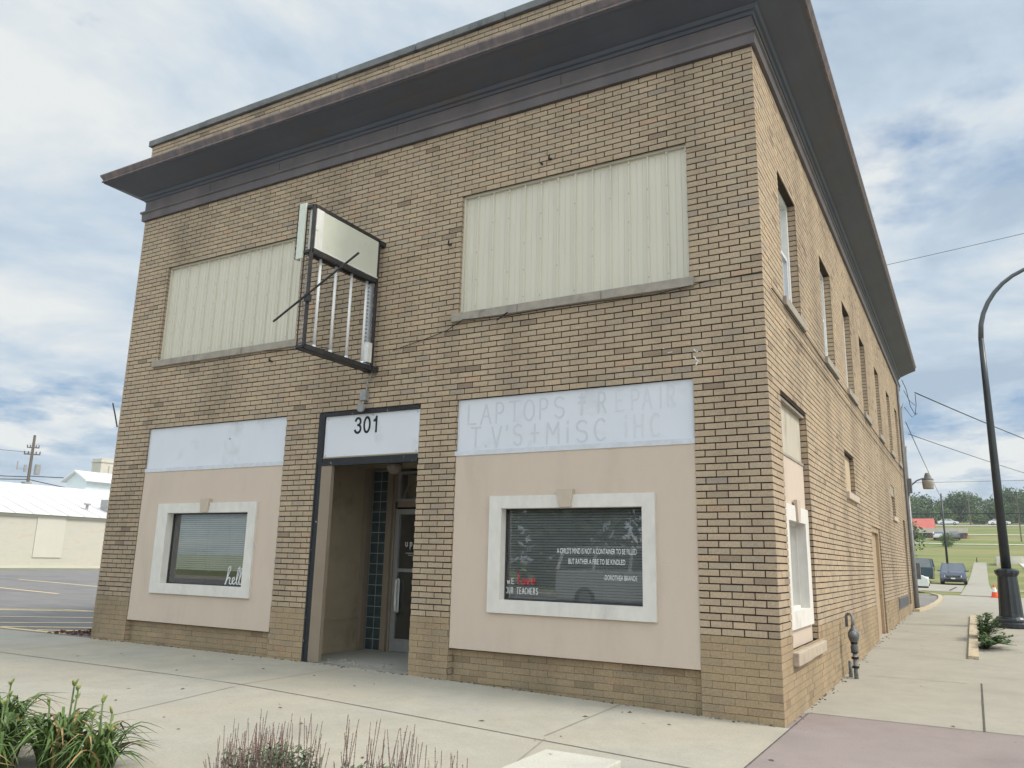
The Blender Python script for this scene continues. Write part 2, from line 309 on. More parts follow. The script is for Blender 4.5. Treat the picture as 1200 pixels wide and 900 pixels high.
# ground: one sheet with non-uniform grid
mb = MB()
xs = [-900,-400,-200,-120,-80,-60,-40,-28,-20,-16,-13,-10,-8,-6,-4,-2.4,-.8,0,2,4,8,14,25,45,80,150,300,600,1000]
ys = [-600,-200,-80,-30,-12,-6,-3,0,3,7,12,20,28,36,48,62,71,80,92,104,127,150,165,180,197,215,237,260,330,600,1200]
for j, yv in enumerate(ys):
    for i, xv in enumerate(xs): mb.v.append((xv, yv, h(xv,yv)-.02-(0.0 if abs(xv)<100 else 0)))
W_ = len(xs)
for j in range(len(ys)-1):
    for i in range(W_-1):
        a = j*W_+i; mb.f.append((a,a+1,a+1+W_,a+W_)); mb.mi.append(0); mb.at.append(.5)
tag(mb.build('ground', M['grass'], smooth=True), kind='structure')
def zsheet(name, x0, x1, y0, y1, m, off):
    """sheet with grid lines on the terrain's own break lines, so it never dips through"""
    X = sorted({x0,x1}|{v for v in xs if x0<v<x1}); Y = sorted({y0,y1}|{v for v in ys if y0<v<y1}); mb = MB()
    for yv in Y:
        for xv in X: mb.v.append((xv,yv,h(xv,yv)+off))
    n = len(X)
    for j in range(len(Y)-1):
        for i in range(n-1):
            a = j*n+i; mb.f.append((a,a+1,a+1+n,a+n)); mb.mi.append(0); mb.at.append(.5)
    return tag(mb.build(name, m), kind='structure')
zsheet('sidewalk_front', -60, .05, -6.5, 0.0, M['walk'], 0)
zsheet('sidewalk_corner', .05, 14, -6.5, 0, M['mauve'], 0)
zsheet('sidewalk_corner', -.3, 14, 0.001, .96, M['mauve'], 0)
zsheet('sidewalk_side', -.9, 14, .96, 36.5, M['walk_side'], 0)
zsheet('road', -60, 60, -22, -6.6, M['asphalt'], -.01)
zsheet('sidewalk_far', -60, 60, -27, -22.1, M['walk'], 0)
zsheet('parking_lot', -58, -10.95, 0.0, 62, M['asphalt'], .0)
zsheet('parking_lot_rear', -10.94, -.902, 21.2, 42, M['asphalt_b'], -.002)
zsheet('driveway', -30, 1.0, 42.02, 58, M['walk_side'], -.004)
# narrow walk climbing the hill
mb = MB()
def walkx(y): return interp(y,[(36,1.0),(62,1.15),(104,1.72)]), interp(y,[(36,2.45),(62,2.55),(104,3.02)])
Ys = [36.3,48,62,71,80,92,104.5]
for a, b in zip(Ys, Ys[1:]):
    l0,r0 = walkx(a); l1,r1 = walkx(b)
    mb.face([(l0,a,h(l0,a)+.02),(r0,a,h(r0,a)+.02),(r1,b,h(r1,b)+.02),(l1,b,h(l1,b)+.02)])
tag(mb.build('footpath', M['walk_side']), kind='structure')
# pale tracks crossing the far grass
def band(name, x0, x1, ya, yb, m, off=.06):
    return zsheet(name, x0, x1, ya, yb, m, off)
band('path_lower', -60, 120, 147, 149.6, M['path'], .06)
band('path_upper', -6, 120, 177.5, 180, M['path'], .06)
band('gravel_yard', -60, 160, 213, 219, M['path'], .06)
band('far_road', -90, 160, 224, 232, M['asphalt_b'], .06)
band('concrete_apron', 6.3, 40, 96, 112, M['kerb'], .05)
# right-hand drive
mb = MB(); mb.face([(x, y, h(x,y)+.03) for x,y in [(7.2,66),(30,64),(30,95),(6.6,95)]]); 
mb = MB()
for a,b in zip([62,71,80,92],[71,80,92,96]):
    l0 = interp(a,[(62,6.4),(96,6.2)]); l1 = interp(b,[(62,6.4),(96,6.2)])
    mb.face([(l0,a,h(l0,a)+.03),(35,a,h(35,a)+.03),(35,b,h(35,b)+.03),(l1,b,h(l1,b)+.03)])
tag(mb.build('driveway_right', M['asphalt_b']), kind='structure')
mb = MB(); strip_mb(mb, [(2.4,46.5),(20,47)], .9, .03, seg=2)
tag(mb.build('path_crossing', M['kerb']), kind='structure')

# joints in the concrete
mb = MB()
strip_mb(mb, [(-58,-1.9),(-10,-1.9),(-5.4,-1.82),(.05,-2.1)], .014, .0042)
strip_mb(mb, [(.05,-2.15),(13,-2.2)], .012, .0042)
strip_mb(mb, [(1.66,.97),(1.66,4.5)], .02, .0042)
strip_mb(mb, [(.06,.965),(13.5,.965)], .014, .0042)
strip_mb(mb, [(.055,-6.4),(.055,.96)], .012, .0042)
tag(mb.build('sidewalk_joint', M['joint']), kind='structure')
mb = MB()
for xx in (-17.2,-13.9,-10.2,-5.45,-1.68):
    strip_mb(mb, [(xx,0),(xx+.05,-1.87)], .011, .0042); strip_mb(mb, [(xx+.1,-1.95),(xx+.6,-4.2)], .011, .0042)
for yy in (4.4,7.9,11.4,15.0,18.4,22,26,31): strip_mb(mb, [(.06,yy),(1.5,yy)], .012, .0042); strip_mb(mb, [(1.7,yy+.8),(13.5,yy+.8)], .012, .0042)
strip_mb(mb, [(4.3,1),(4.3,36)], .012, .0042)
tag(mb.build('sidewalk_sawcut', M['joint_pale']), kind='structure')

# ------------------------------------------------------------------ BUILDING
BW = -10.92; BD = 21.0; ZB = 7.4; CH = 7.4/101
B = empty('brick_building', (-5.4, 0, 0), 0, 'two storey tan brick corner building with deep dark cornice and boarded upper windows', 'building')
def PF(u, v, d): return (u, -d, v)
def PS(u, v, d): return (d, u, v)
def pbox(mb, P, u0, u1, v0, v1, d0, d1, m=0, a=.5):
    q = [P(u0,v0,d0),P(u1,v0,d0),P(u1,v0,d1),P(u0,v0,d1)]; t = [P(u0,v1,d0),P(u1,v1,d0),P(u1,v1,d1),P(u0,v1,d1)]
    mb.hexa(q, t, m, a)
def sub_int(iv, holes):
    out = [iv]
    for a, b in holes:
        n = []
        for x, y in out:
            if b <= x or a >= y: n.append((x,y)); continue
            if a > x: n.append((x,a))
            if b < y: n.append((b,y))
        out = n
    return out
def brick_face(P, u0, u1, v0, v1, holes, name, low=.80, ucorner=None, d=0., bl=.2305, phase=0, mort_u=None, vj=.009):
    """real bricks standing proud of a recessed mortar bed; openings are holes"""
    mb = MB(); MD = -.013
    # mortar bed as cells between all hole edges
    us = sorted({u0,u1}|{a for hh in holes for a in hh[:2] if u0<a<u1}); vs = sorted({v0,v1}|({low} if v0<low<v1 else set())|{a for hh in holes for a in hh[2:] if v0<a<v1})
    for a,b in zip(us,us[1:]):
        for c,e in zip(vs,vs[1:]):
            cu=(a+b)/2; cv=(c+e)/2
            if any(hh[0]<cu<hh[1] and hh[2]<cv<hh[3] for hh in holes): continue
            lo = cv < low; dd = d-.004 if lo else d+MD
            mb.face([P(a,c,dd),P(b,c,dd),P(b,e,dd),P(a,e,dd)], 2 if lo else 1)
    k0 = int(math.floor(v0/CH)); k = k0
    origin = u1 if ucorner is None else ucorner
    while k*CH < v1-.01:
        z0 = max(k*CH, v0); z1 = min((k+1)*CH, v1); 
        if z1-z0 < .02: k += 1; continue
        zc = (z0+z1)/2; lo = zc < low
        hj = .0138 if not lo else .006
        za = z0+hj*.5; zb = z1-hj*.5
        iv = sub_int((u0,u1), [hh[:2] for hh in holes if hh[2] < zc < hh[3]])
        off = (bl*.5 if (k+phase)%2 else 0.) + (random.uniform(-.012,.012) if lo else random.uniform(-.003,.003))
        for (a,b) in iv:
            s = origin - off
            n0 = math.floor((a-s)/bl)-1
            u = s+n0*bl
            while u < b:
                x0 = max(u, a); x1 = min(u+bl, b)
                if x1-x0 > .035:
                    g = (.004 if lo else vj)*.5
                    ga = 0 if abs(x0-a)<1e-6 else g; gb = 0 if abs(x1-b)<1e-6 else g
                    jd = random.uniform(-.0015,.002) if not lo else random.uniform(-.0015,.0035)
                    rr = random.random()**1.0
                    # grade of brick: mostly mid tans, odd dark or orange ones
                    if random.random() < .78: rr = random.uniform(.28,.66)
                    jz = random.uniform(-.0015,.0015)
                    A = [P(x0+ga,za+jz,d+MD-.001),P(x1-gb,za+jz,d+MD-.001),P(x1-gb,za+jz,d+jd),P(x0+ga,za+jz,d+jd)]
                    T = [P(x0+ga,zb+jz,d+MD-.001),P(x1-gb,zb+jz,d+MD-.001),P(x1-gb,zb+jz,d+jd),P(x0+ga,zb+jz,d+jd)]
                    mb.hexa(A, T, 3 if lo else 0, rr)
                u += bl
        k += 1
    return mb
# openings (u0,u1,v0,v1)
UP = [(-3.95,-.81,4.69,6.39), (-10.08,-6.9,4.69,6.39)]
BAYR = (-3.91,-.80,-.3,3.53); BAYL = (-10.07,-6.93,-.3,3.53); ENT = (-6.27,-4.50,-.3,3.50)
front = brick_face(PF, BW, 0, -.05, ZB, UP+[BAYR,BAYL,ENT], 'front', vj=.013)
SW = [(1.15,2.32),(4.32,5.42),(6.85,7.93),(9.4,10.4),(12.42,13.43),(15.5,16.52),(18.25,19.2)]
side_holes = [(a,b,4.69,6.38) for a,b in SW] + [(.62,2.22,.64,3.41),(5.75,6.95,2.74,3.41),(14.5,15.6,2.84,3.68),(9.12,10.8,-.3,2.36),(17.95,18.75,.5,2.95)]
side = brick_face(PS, 0.0, BD, -.05, ZB, side_holes, 'side', ucorner=0.0, phase=1)
def reveals(mb, P, hole, depth, skip=''):
    """bricks turning the corner of an opening"""
    u0,u1,v0,v1 = hole
    # head
    if 'h' not in skip: mb.face([P(u0,v1,-.012),P(u1,v1,-.012),P(u1,v1,-depth),P(u0,v1,-depth)],1)
    k = int(math.floor(max(v0,-.05)/CH))
    for (u,s) in ((u0,-1),(u1,1)):
        if s == -1 and 'l' in skip: continue
        if s == 1 and 'r' in skip: continue
        mb.face([P(u+s*.008,max(v0,-.05),-.012),P(u+s*.008,max(v0,-.05),-depth),P(u+s*.008,v1,-depth),P(u+s*.008,v1,-.012)],1 if v0>.5 else 2)
        kk = k
        while kk*CH < v1-.02:
            za = max(kk*CH,v0)+.0065; zb = min((kk+1)*CH,v1)-.0065
            if zb-za > .02:
                rr = random.uniform(.25,.7)
                q=[P(u+s*.009,za,-.011),P(u+s*.009,za,-depth),P(u,za,-depth),P(u,za,-.011)]; t=[P(u+s*.009,zb,-.011),P(u+s*.009,zb,-depth),P(u,zb,-depth),P(u,zb,-.011)]
                mb.hexa(q,t,0,rr)
            kk += 1
for hh in UP: reveals(front, PF, hh, .11)
reveals(front, PF, (-3.91,-.80,.0,3.53), .11); reveals(front, PF, (-10.07,-6.93,.0,3.53), .11)
reveals(front, PF, (-6.27,-4.50,.0,3.50), .12, 'h')
for hh in side_holes[:7]: reveals(side, PS, hh, .16)
reveals(side, PS, side_holes[7], .13); reveals(side, PS, side_holes[8], .10); reveals(side, PS, side_holes[9], .10); reveals(side, PS, side_holes[10], .14); reveals(side, PS, side_holes[11], .12)
# left return of the front wall and upper parapet brick share the wall
PL = lambda u, v, d: (BW-d, u, v)
left = brick_face(PL, 0.0, 3.0, -.05, ZB, [], 'left', ucorner=0.0, phase=1, vj=.012)
for mbx in (left,):
    i = len(front.v); front.v += mbx.v; front.f += [tuple(i+j for j in q) for q in mbx.f]; front.mi += mbx.mi; front.at += mbx.at
BM = [M['brick'], M['mortar'], M['mortar_low'], M['brick_low']]
tag(front.build('front_wall', BM, B)); side.build('side_wall', BM, B)
# remaining shell
mb = MB()
mb.face([(BW+.02,3,0),(BW+.02,BD,0),(BW+.02,BD,ZB),(BW+.02,3,ZB)]); mb.face([(BW,BD,0),(0,BD,0),(0,BD,ZB),(BW,BD,ZB)])
mb.build('rear_wall', M['brick'], B)
mb = MB(); mb.box(BW+.1,-.1,.1,BD-.02,8.0,8.1); mb.build('roof', M['coping'], B)
# recessed bay bases (plain brick under the stucco)
for (a,b) in ((-3.91,-.80),(-10.07,-6.93)):
    bb = brick_face(PF, a, b, -.05, .47, [], 'base', d=-.092, ucorner=b-.08)
    bb.build('bay_base', BM, B)
bb = brick_face(PS, .62, 2.22, -.05, .64, [], 'b', d=-.012)
bb.build('bay_base', BM, B)

# ---- cornice (front + side), profile (d, z)
def run_profile(prof, name, m, d_end=BD, jit=0):
    mb = MB(); n = 34
    rows = []
    for k,(d,z) in enumerate(prof):
        row = []
        # path: left return back, left corner, right corner, side end
        row += [(BW-d, 3.0, z), (BW-d, -d, z)]
        for i in range(1,n): 
            u = lerp(BW, 0, i/n); row.append((u, -d, z+jit*(random.random()-.5)*(1 if k in (3,4,5) else 0)))
        row += [(d, -d, z)]
        for i in range(1,n): row.append((d, lerp(0,d_end,i/n), z))
        row.append((d, d_end, z))
        rows.append(row)
    L_ = len(rows[0]); i0 = 0
    for r in rows: mb.v += r
    for k in range(len(rows)-1):
        for i in range(L_-1):
            a = k*L_+i; mb.f.append((a,a+1,a+1+L_,a+L_)); mb.mi.append(0); mb.at.append(.5)
    # end caps
    mb.f.append(tuple(k*L_ for k in range(len(rows)))); mb.mi.append(0); mb.at.append(.5)
    mb.f.append(tuple(k*L_+L_-1 for k in reversed(range(len(rows))))); mb.mi.append(0); mb.at.append(.5)
    return mb.build(name, m, B)
corn = B
run_profile([(-.02,7.405),(.045,7.405),(.05,7.53),(.075,7.545),(.075,7.575),(.03,7.59),(-.02,7.60)], 'frieze_ledge', M['slate'])
run_profile([(-.02,7.56),(.018,7.595),(.018,7.80),(-.02,7.81)], 'frieze', M['slate'])
run_profile([(.0,7.78),(.035,7.785),(.05,7.82),(.08,7.83),(.10,7.875),(.13,7.885),(.30,7.96),(.50,8.035),(.545,8.045),(.545,8.075),(.0,8.12)], 'cornice_soffit', M['soffit'])
run_profile([(.0,8.085),(.552,8.06),(.572,8.065),(.572,8.085),(.555,8.10),(.565,8.12),(.592,8.165),(.60,8.18),(.60,8.20),(.58,8.21),(.0,8.30)], 'cornice_fascia', M['fascia'], jit=.012)
# seams and laps on frieze
mb = MB()
for xx in (-9.2,-7.55,-5.15,-2.45): mb.box(xx-.004,xx+.004,-.022,-.01,7.6,7.8)
mb.build('frieze_seam', M['joint'], B)
# parapet
pp = brick_face(PF, BW-.1, .0, 8.25, 8.94, [], 'p', d=-.02, ucorner=0)
PLp = lambda u, v, d: (BW-.1-d, u, v)
pq = brick_face(PLp, 0.02, 2.5, 8.25, 8.94, [], 'p', ucorner=0.02)
i = len(pp.v); pp.v += pq.v; pp.f += [tuple(i+j for j in q) for q in pq.f]; pp.mi += pq.mi; pp.at += pq.at
pp.box(BW,-.05,.05,.3,8.3,8.94,1)
par = pp.build('parapet', BM, B)
mb = MB(); xx = BW-.16
while xx < .05:
    x2 = min(xx+1.55, .05); mb.box(xx, x2-.008, -.03+random.uniform(-.004,.004), .36, 8.942, 9.055+random.uniform(-.006,.006)); xx = x2
mb.build('coping', M['coping'], par, bevel=.01)

mb = MB()
for (u_,v_,a_,b_) in ((-2.38,2.47,.03,.035),(-1.63,2.51,.008,.03),(-1.12,2.49,.012,.045),(-1.46,2.44,.006,.02)):
    mb.face([PF(u_,v_,-.0285),PF(u_+a_,v_+b_*.3,-.0285),PF(u_+a_*.5,v_+b_,-.0285),PF(u_-a_*.2,v_+b_*.6,-.0285)])
mb.build('paint_chip', M['white'], B)
# ---- upper ribbed panels with sills
for k,(a,b,c,d) in enumerate(UP):
    mb = MB(); ribs = 13 if k == 0 else 13; w = (b-a)/ribs; prof = []
    u = a
    while u < b-1e-6:
        prof += [(u,0),(u+w*.30,0),(u+w*.31,.006),(u+w*.34,.006),(u+w*.35,0),(u+w*.60,0),(u+w*.61,.006),(u+w*.64,.006),(u+w*.65,0),(u+w*.86,0),(u+w*.90,.028),(u+w*.96,.028)]
        u += w
    prof.append((b,0)); D0 = -.085
    for (u0,d0),(u1,d1) in zip(prof,prof[1:]):
        mb.face([PF(u0,c,D0+d0),PF(u1,c,D0+d1),PF(u1,d-.02,D0+d1),PF(u0,d-.02,D0+d0)])
    PMB = mb
    mb = MB(); pbox(mb, PF, a, b, d-.035, d-.003, -.1, -.045); pbox(mb, PF, a, a+.03, c, d-.036, -.1, -.052); pbox(mb, PF, b-.03, b, c, d-.036, -.1, -.052)
    EMB = mb; mb = PMB
    for i in range(ribs):
        for j in range(5):
            if random.random() < .7:
                uu = a+w*(i+.93); vv = c+.1+j*(d-c-.2)/4+random.uniform(-.02,.02); pbox(mb, PF, uu-.006, uu+.006, vv-.006, vv+.006, -.057, -.052, 1)
    p = mb.build('metal_panel', [M['panel'], M['conduit']], B); EMB.build('panel_edge', M['panel'], p)
    cuts = [-4.04,-3.03,-1.88,-.75] if k == 0 else [-10.16,-9.1,-8.0,-6.82]
    mb = MB()
    for u0,u1 in zip(cuts,cuts[1:]): 
        o_ = random.uniform(-.006,.006); pbox(mb, PF, u0+.003, u1-.003, 4.575+o_*.4, 4.688, -.12, .045+o_)
    mb.build('window_sill', M['sill'], B, bevel=.008)

# ---- storefront bays
def bay(u0, u1, keyu, wf, wi, tilt, blind, blind_bottom):
    mb = MB(); D0 = -.014
    # stucco panel as frame around the window hole
    x0,x1,z0,z1 = wf
    for (a,b,c,d) in ((u0+.004,x0+.05,.46,2.79),(x1-.05,u1-.004,.46,2.79),(x0+.05,x1-.05,.46,z0+.05),(x0+.05,x1-.05,z1-.05,2.79)):
        pbox(mb, PF, a, b, c, d, -.12, D0)
    pbox(mb, PF, u0+.006, u1-.006, .458, .585, -.10, D0+.004)
    st = mb.build('stucco_panel', M['stucco'], B)
    mb = MB(); i0,i1,j0,j1 = wi
    for (a,b,c,d) in ((x0,i0,z0,z1),(i1,x1,z0,z1),(i0,i1,z0,j0),(i0,i1,j1,z1)): pbox(mb, PF, a, b, c, d, -.14, .02)
    wn = mb.build('shop_window', M['trimw'], B)
    mb = MB(); pbox(mb, PF, i0, i0+.02, j0, j1, -.135, -.10); pbox(mb, PF, i1-.02, i1, j0, j1, -.135, -.10); pbox(mb, PF, i0+.02, i1-.02, j0, j0+.02, -.135, -.10); pbox(mb, PF, i0+.02, i1-.02, j1-.02, j1, -.135, -.10)
    mb.build('frame', M['steel_dk'], wn)
    mb = MB(); mb.hexa([PF(keyu-.075,z1-.145,-.02),PF(keyu+.075,z1-.145,-.02),PF(keyu+.075,z1-.145,.05),PF(keyu-.075,z1-.145,.05)], [PF(keyu-.105,z1+.06,-.03),PF(keyu+.105,z1+.06,-.03),PF(keyu+.105,z1+.06,.05),PF(keyu-.105,z1+.06,.05)])
    mb.build('keystone', M['keystone'], wn)
    mb = MB(); mb.face([PF(i0+.015,j0+.015,-.115),PF(i1-.015,j0+.015,-.115),PF(i1-.015,j1-.015,-.115),PF(i0+.015,j1-.015,-.115)])
    mb.build('pane', M['glass'], wn)
    # blinds
    mb = MB(); z = j1-.03; zz = blind_bottom; u_a = i0+.03+(.09 if blind=='blind_l' else 0)
    while z > zz:
        dz = .011*tilt; 
        mb.hexa([PF(u_a,z-.012*tilt,-.150),PF(i1-.03,z-.012*tilt,-.150),PF(i1-.03,z-.010*tilt,-.150),PF(u_a,z-.010*tilt,-.150)],[PF(u_a,z+.012*tilt,-.160),PF(i1-.03,z+.012*tilt,-.160),PF(i1-.03,z+.0135*tilt,-.160),PF(u_a,z+.0135*tilt,-.160)])
        z -= .0315
    n = 5
    for i in range(n):
        uu = lerp(i0+.15, i1-.15, i/(n-1)); mb.bar(PF(uu,zz,-.146), PF(uu,j1,-.146), .003)
    mb.build('blind', M[blind], wn)
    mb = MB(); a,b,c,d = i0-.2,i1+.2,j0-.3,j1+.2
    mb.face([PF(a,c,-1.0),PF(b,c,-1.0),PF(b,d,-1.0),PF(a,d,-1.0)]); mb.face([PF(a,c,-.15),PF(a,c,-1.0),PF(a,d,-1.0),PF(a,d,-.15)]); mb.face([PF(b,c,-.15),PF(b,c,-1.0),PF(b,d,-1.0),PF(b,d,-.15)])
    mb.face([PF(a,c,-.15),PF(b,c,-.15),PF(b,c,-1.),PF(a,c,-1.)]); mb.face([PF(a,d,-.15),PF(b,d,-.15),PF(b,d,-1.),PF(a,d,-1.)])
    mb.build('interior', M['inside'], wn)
    return wn
winR = bay(-3.91, -.80, -2.34, (-3.37,-1.26,.90,2.27), (-3.2,-1.41,1.05,2.12), 1.0, 'blind_d', 1.06)
winL = bay(-10.07, -6.93, -8.47, (-9.58,-7.37,.89,2.27), (-9.34,-7.54,1.04,2.12), 1.06, 'blind_l', 1.24)

# ---- stroke lettering
def strokes(mb, lines, P, u0, v0, su, sv, w, d, dd=.0015):
    for ln in lines:
        pts = [(u0+x*su, v0+y*sv) for x,y in ln]
        for (a,b) in zip(pts,pts[1:]):
            dx,dy = b[0]-a[0], b[1]-a[1]; l = math.hypot(dx,dy) or 1; nx,ny = -dy/l*w/2, dx/l*w/2; ex,ey = dx/l*w*.35, dy/l*w*.35
            q = [(a[0]-nx-ex,a[1]-ny-ey),(b[0]-nx+ex,b[1]-ny+ey),(b[0]+nx+ex,b[1]+ny+ey),(a[0]+nx-ex,a[1]+ny-ey)]
            mb.hexa([P(x,y,d) for x,y in q],[P(x,y,d+dd) for x,y in q])
            dd += .00002
def arc(cx, cy, rx, ry, a0, a1, n=10): return [(cx+rx*math.cos(R(lerp(a0,a1,i/n))), cy+ry*math.sin(R(lerp(a0,a1,i/n)))) for i in range(n+1)]
G = {
 'L':[[(.1,1),(.1,0),(.7,0)]], 'A':[[(0,0),(.4,1),(.8,0)],[(.15,.38),(.65,.38)]], 'P':[[(.1,0),(.1,1)]+arc(.35,.74,.3,.26,90,-90)+[(.1,.48)]],
 'T':[[(0,1),(.8,1)],[(.4,1),(.4,0)]], 'O':[arc(.4,.5,.38,.5,0,360,16)], 'S':[arc(.4,.75,.33,.25,30,270,10)+arc(.4,.25,.33,.25,90,-150,10)],
 '&':[[(.4,0),(.4,1)],[(.15,.6),(.65,.6)],[(.2,.85),(.6,.85)]], 'R':[[(.1,0),(.1,1)]+arc(.35,.74,.3,.26,90,-90)+[(.1,.48)],[(.35,.48),(.7,0)]],
 'E':[[(.7,1),(.1,1),(.1,0),(.7,0)],[(.1,.5),(.6,.5)]], 'I':[[(.3,0),(.3,1)]], '.':[[(.2,.0),(.2,.06)]], 'V':[[(0,1),(.4,0),(.8,1)]],
 "'":[[(.2,1.05),(.15,.8)]], '+':[[(.35,.1),(.35,.95)],[(.0,.52),(.7,.52)]], 'M':[[(0,0),(.05,1),(.4,.45),(.75,1),(.8,0)]], 'i':[[(.2,0),(.2,.7)],[(.2,.92),(.2,1.0)]],
 'C':[arc(.42,.5,.38,.5,50,310,12)], 'H':[[(.1,0),(.1,1)],[(.7,0),(.7,1)],[(.1,.5),(.7,.5)]], ' ':[], 'e':[[(.1,.35),(.6,.4)]+arc(.36,.35,.25,.3,10,320,10)],
 'h':[[(.1,0),(.1,1)],arc(.32,.3,.22,.25,180,0,6)+[(.54,0)]], 'w':[[(0,.6),(.18,0),(.35,.5),(.52,0),(.7,.6)]], 'U':[[(.08,1)]+arc(.38,.32,.3,.32,180,360,8)+[(.68,1)]],
 'l':[[(.2,1),(.2,0)]], 'o':[arc(.3,.3,.24,.3,0,360,12)], 'v':[[(.05,.6),(.28,0),(.5,.6)]], 'p':[[(.1,-.4),(.1,.6)],arc(.32,.32,.22,.28,150,-150,10)], 't':[[(.25,1),(.25,.1),(.45,0)],[(.05,.65),(.5,.65)]],
 'u':[[(.08,.6)]+arc(.3,.25,.22,.25,180,360,8)+[(.52,.6),(.52,0)]], 'a':[arc(.3,.3,.24,.3,0,360,10),[(.54,.6),(.54,0)]], 'r':[[(.1,0),(.1,.6)],arc(.32,.35,.22,.24,180,60,5)], 's':[arc(.28,.46,.2,.15,30,270,6)+arc(.28,.15,.2,.15,90,-150,6)], 'c':[arc(.32,.3,.26,.3,50,310,8)],
 'f':[arc(.4,.8,.2,.2,80,180,4)+[(.2,0)],[(.0,.55),(.45,.55)]]}
def write(mb, txt, P, u, v, ch, cw, w, d, adv=1.12, slope=0., jit=0.):
    for c in txt:
        j = random.uniform(-jit,jit)
        strokes(mb, G.get(c,[]), P, u, v+j, cw, ch, w, d); u += cw*adv*(.62 if c in "il.'I" else 1) ; v += slope
    return u
def text_mesh(name, body, size, P, u, v, d, m, parent, width, bold=0.):
    cu = bpy.data.curves.new(name, 'FONT'); cu.body = body; cu.offset = bold; cu.size = size; cu.extrude = 0; cu.resolution_u = 3
    to = bpy.data.objects.new(name+'_tmp', cu); C.objects.link(to)
    dg = bpy.context.evaluated_depsgraph_get(); me = bpy.data.meshes.new_from_object(to.evaluated_get(dg))
    mb = MB(); x_0 = min(q.co.x for q in me.vertices); sx = width/(max(q.co.x for q in me.vertices)-x_0)
    for p in me.polygons:
        mb.face([P(u+(me.vertices[i].co.x-x_0)*sx, v+me.vertices[i].co.y, d) for i in p.vertices])
    C.objects.unlink(to); bpy.data.objects.remove(to)
    return mb.build(name, m, parent)
# decals on the glass (sub-parts of the windows), 1 mm proud of the pane
GD = -.1135
text_mesh('window_lettering', "A CHILD'S MIND IS NOT A CONTAINER TO BE FILLED",   .088, PF, -2.51, 1.60, GD, M['decal'], winR, .985, .0004)
text_mesh('window_lettering', "BUT RATHER A FIRE TO BE KINDLED", .084, PF, -2.36, 1.485, GD, M['decal'], winR, .70, .0004)
text_mesh('window_lettering', "-DOROTHEA BRANDE", .078, PF, -1.92, 1.315, GD, M['decal'], winR, .40, .0004)
mb = MB(); write(mb, "wE", PF, -3.17, 1.235, .065, .05, .007, GD, adv=1.15); write(mb, "OUR TEACHERS", PF, -3.185, 1.125, .07, .033, .006, GD, adv=1.12)
mb.build('window_lettering', M['decal'], winR)
mb = MB(); uu = -3.04
for (c, hh_) in (('l',.13),('o',.10),('v',.10),('e',.10)):
    strokes(mb, [[(x+.12*y,y) for x,y in ln] for ln in G[c]], PF, uu, 1.235, .09, hh_, .012, GD); uu += .062
mb.build('window_lettering', M['reddecal'], winR)
# scratches on the glass
mb = MB()
for (px,pz,dx,dz) in ((-3.02,1.88,.02,.02),(-2.75,1.9,.004,.03),(-2.62,1.9,.014,.03),(-1.92,1.9,.008,.045),(-2.3,1.93,.03,.012),(-1.78,1.72,.004,.02),(-3.12,1.70,.012,.025),(-3.1,1.68,.03,.0),(-2.95,1.5,.008,.008),(-1.6,1.78,.01,.01),(-1.68,2.04,.006,.01),(-2.4,1.76,.02,.01)):
    strokes(mb, [[(0,0),(1,1)]], PF, px, pz, dx, dz, .004, GD)
mb.build('glass_scratch', M['grout'], winR)
# 'hello' in brush script
hel = [[(0,-.02),(.10,.45),(.22,.95),(.20,1.08),(.12,1.0),(.08,.5),(.04,0)],[(.06,.2),(.16,.42),(.22,.36),(.2,.05),(.27,0),(.34,.12)],
       [(.34,.12),(.42,.30),(.40,.42),(.33,.36),(.32,.1),(.40,.0),(.50,.15)],[(.50,.15),(.62,.85),(.62,1.05),(.55,.95),(.50,.3),(.52,.02),(.60,.03)],
       [(.60,.1),(.75,.85),(.75,1.02),(.68,.92),(.63,.3),(.65,.02),(.73,.03)],[(.73,.1),(.80,.28),(.90,.34)],arc(.88,.18,.09,.18,90,450,12)]
mb = MB(); strokes(mb, hel, PF, -8.03, 1.07, .47, .24, .014, GD); mb.build('window_lettering', M['decal'], winL)

# ---- entry recess
E_ = MB()
E_.face([(-6.5,0,.135),(-4.5,0,.135),(-4.5,1.52,.145),(-6.5,1.52,.145)]); entry_floor = E_.build('entry_floor', M['recessfloor'], B)
mb = MB(); pbox(mb, PF, -6.27,-4.5,-.05,.134,-.02,-.004); mb.build('entry_step', M['recessfloor'], B)
mb = MB(); mb.box(-6.6,-4.4,.13,1.6,2.87,2.9); mb.box(-6.27,-4.5,.0,.12,2.77,2.87); mb.build('entry_ceiling', M['tanwall'], B)
mb = MB(); mb.box(-4.5,-4.46,.12,1.52,.13,2.87); mb.build('entry_wall', M['tanwall'], B)
mb = MB(); mb.box(-6.54,-6.5,.13,1.52,.13,2.87)
mb.box(-6.5,-6.475,.16,1.34,.56,.60); mb.box(-6.5,-6.46,.16,1.34,.60,.625)
mb.box(-6.5,-6.485,.16,.26,.14,.56); mb.box(-6.5,-6.485,1.24,1.34,.14,.56); mb.box(-6.5,-6.485,.26,1.24,.14,.24); mb.box(-6.5,-6.485,.26,1.24,.48,.56)
mb.build('entry_wall', M['tanwall'], B)
mb = MB(); mb.box(-6.16,-5.97,-.01,.05,.13,2.77); mb.box(-6.5,-6.16,.05,.13,.13,2.87); mb.box(-6.5,-6.42,1.34,1.46,.13,2.87)
mb.box(-6.12,-6.02,1.44,1.5,.13,2.87); mb.build('entry_post', M['tanpaint'], B)
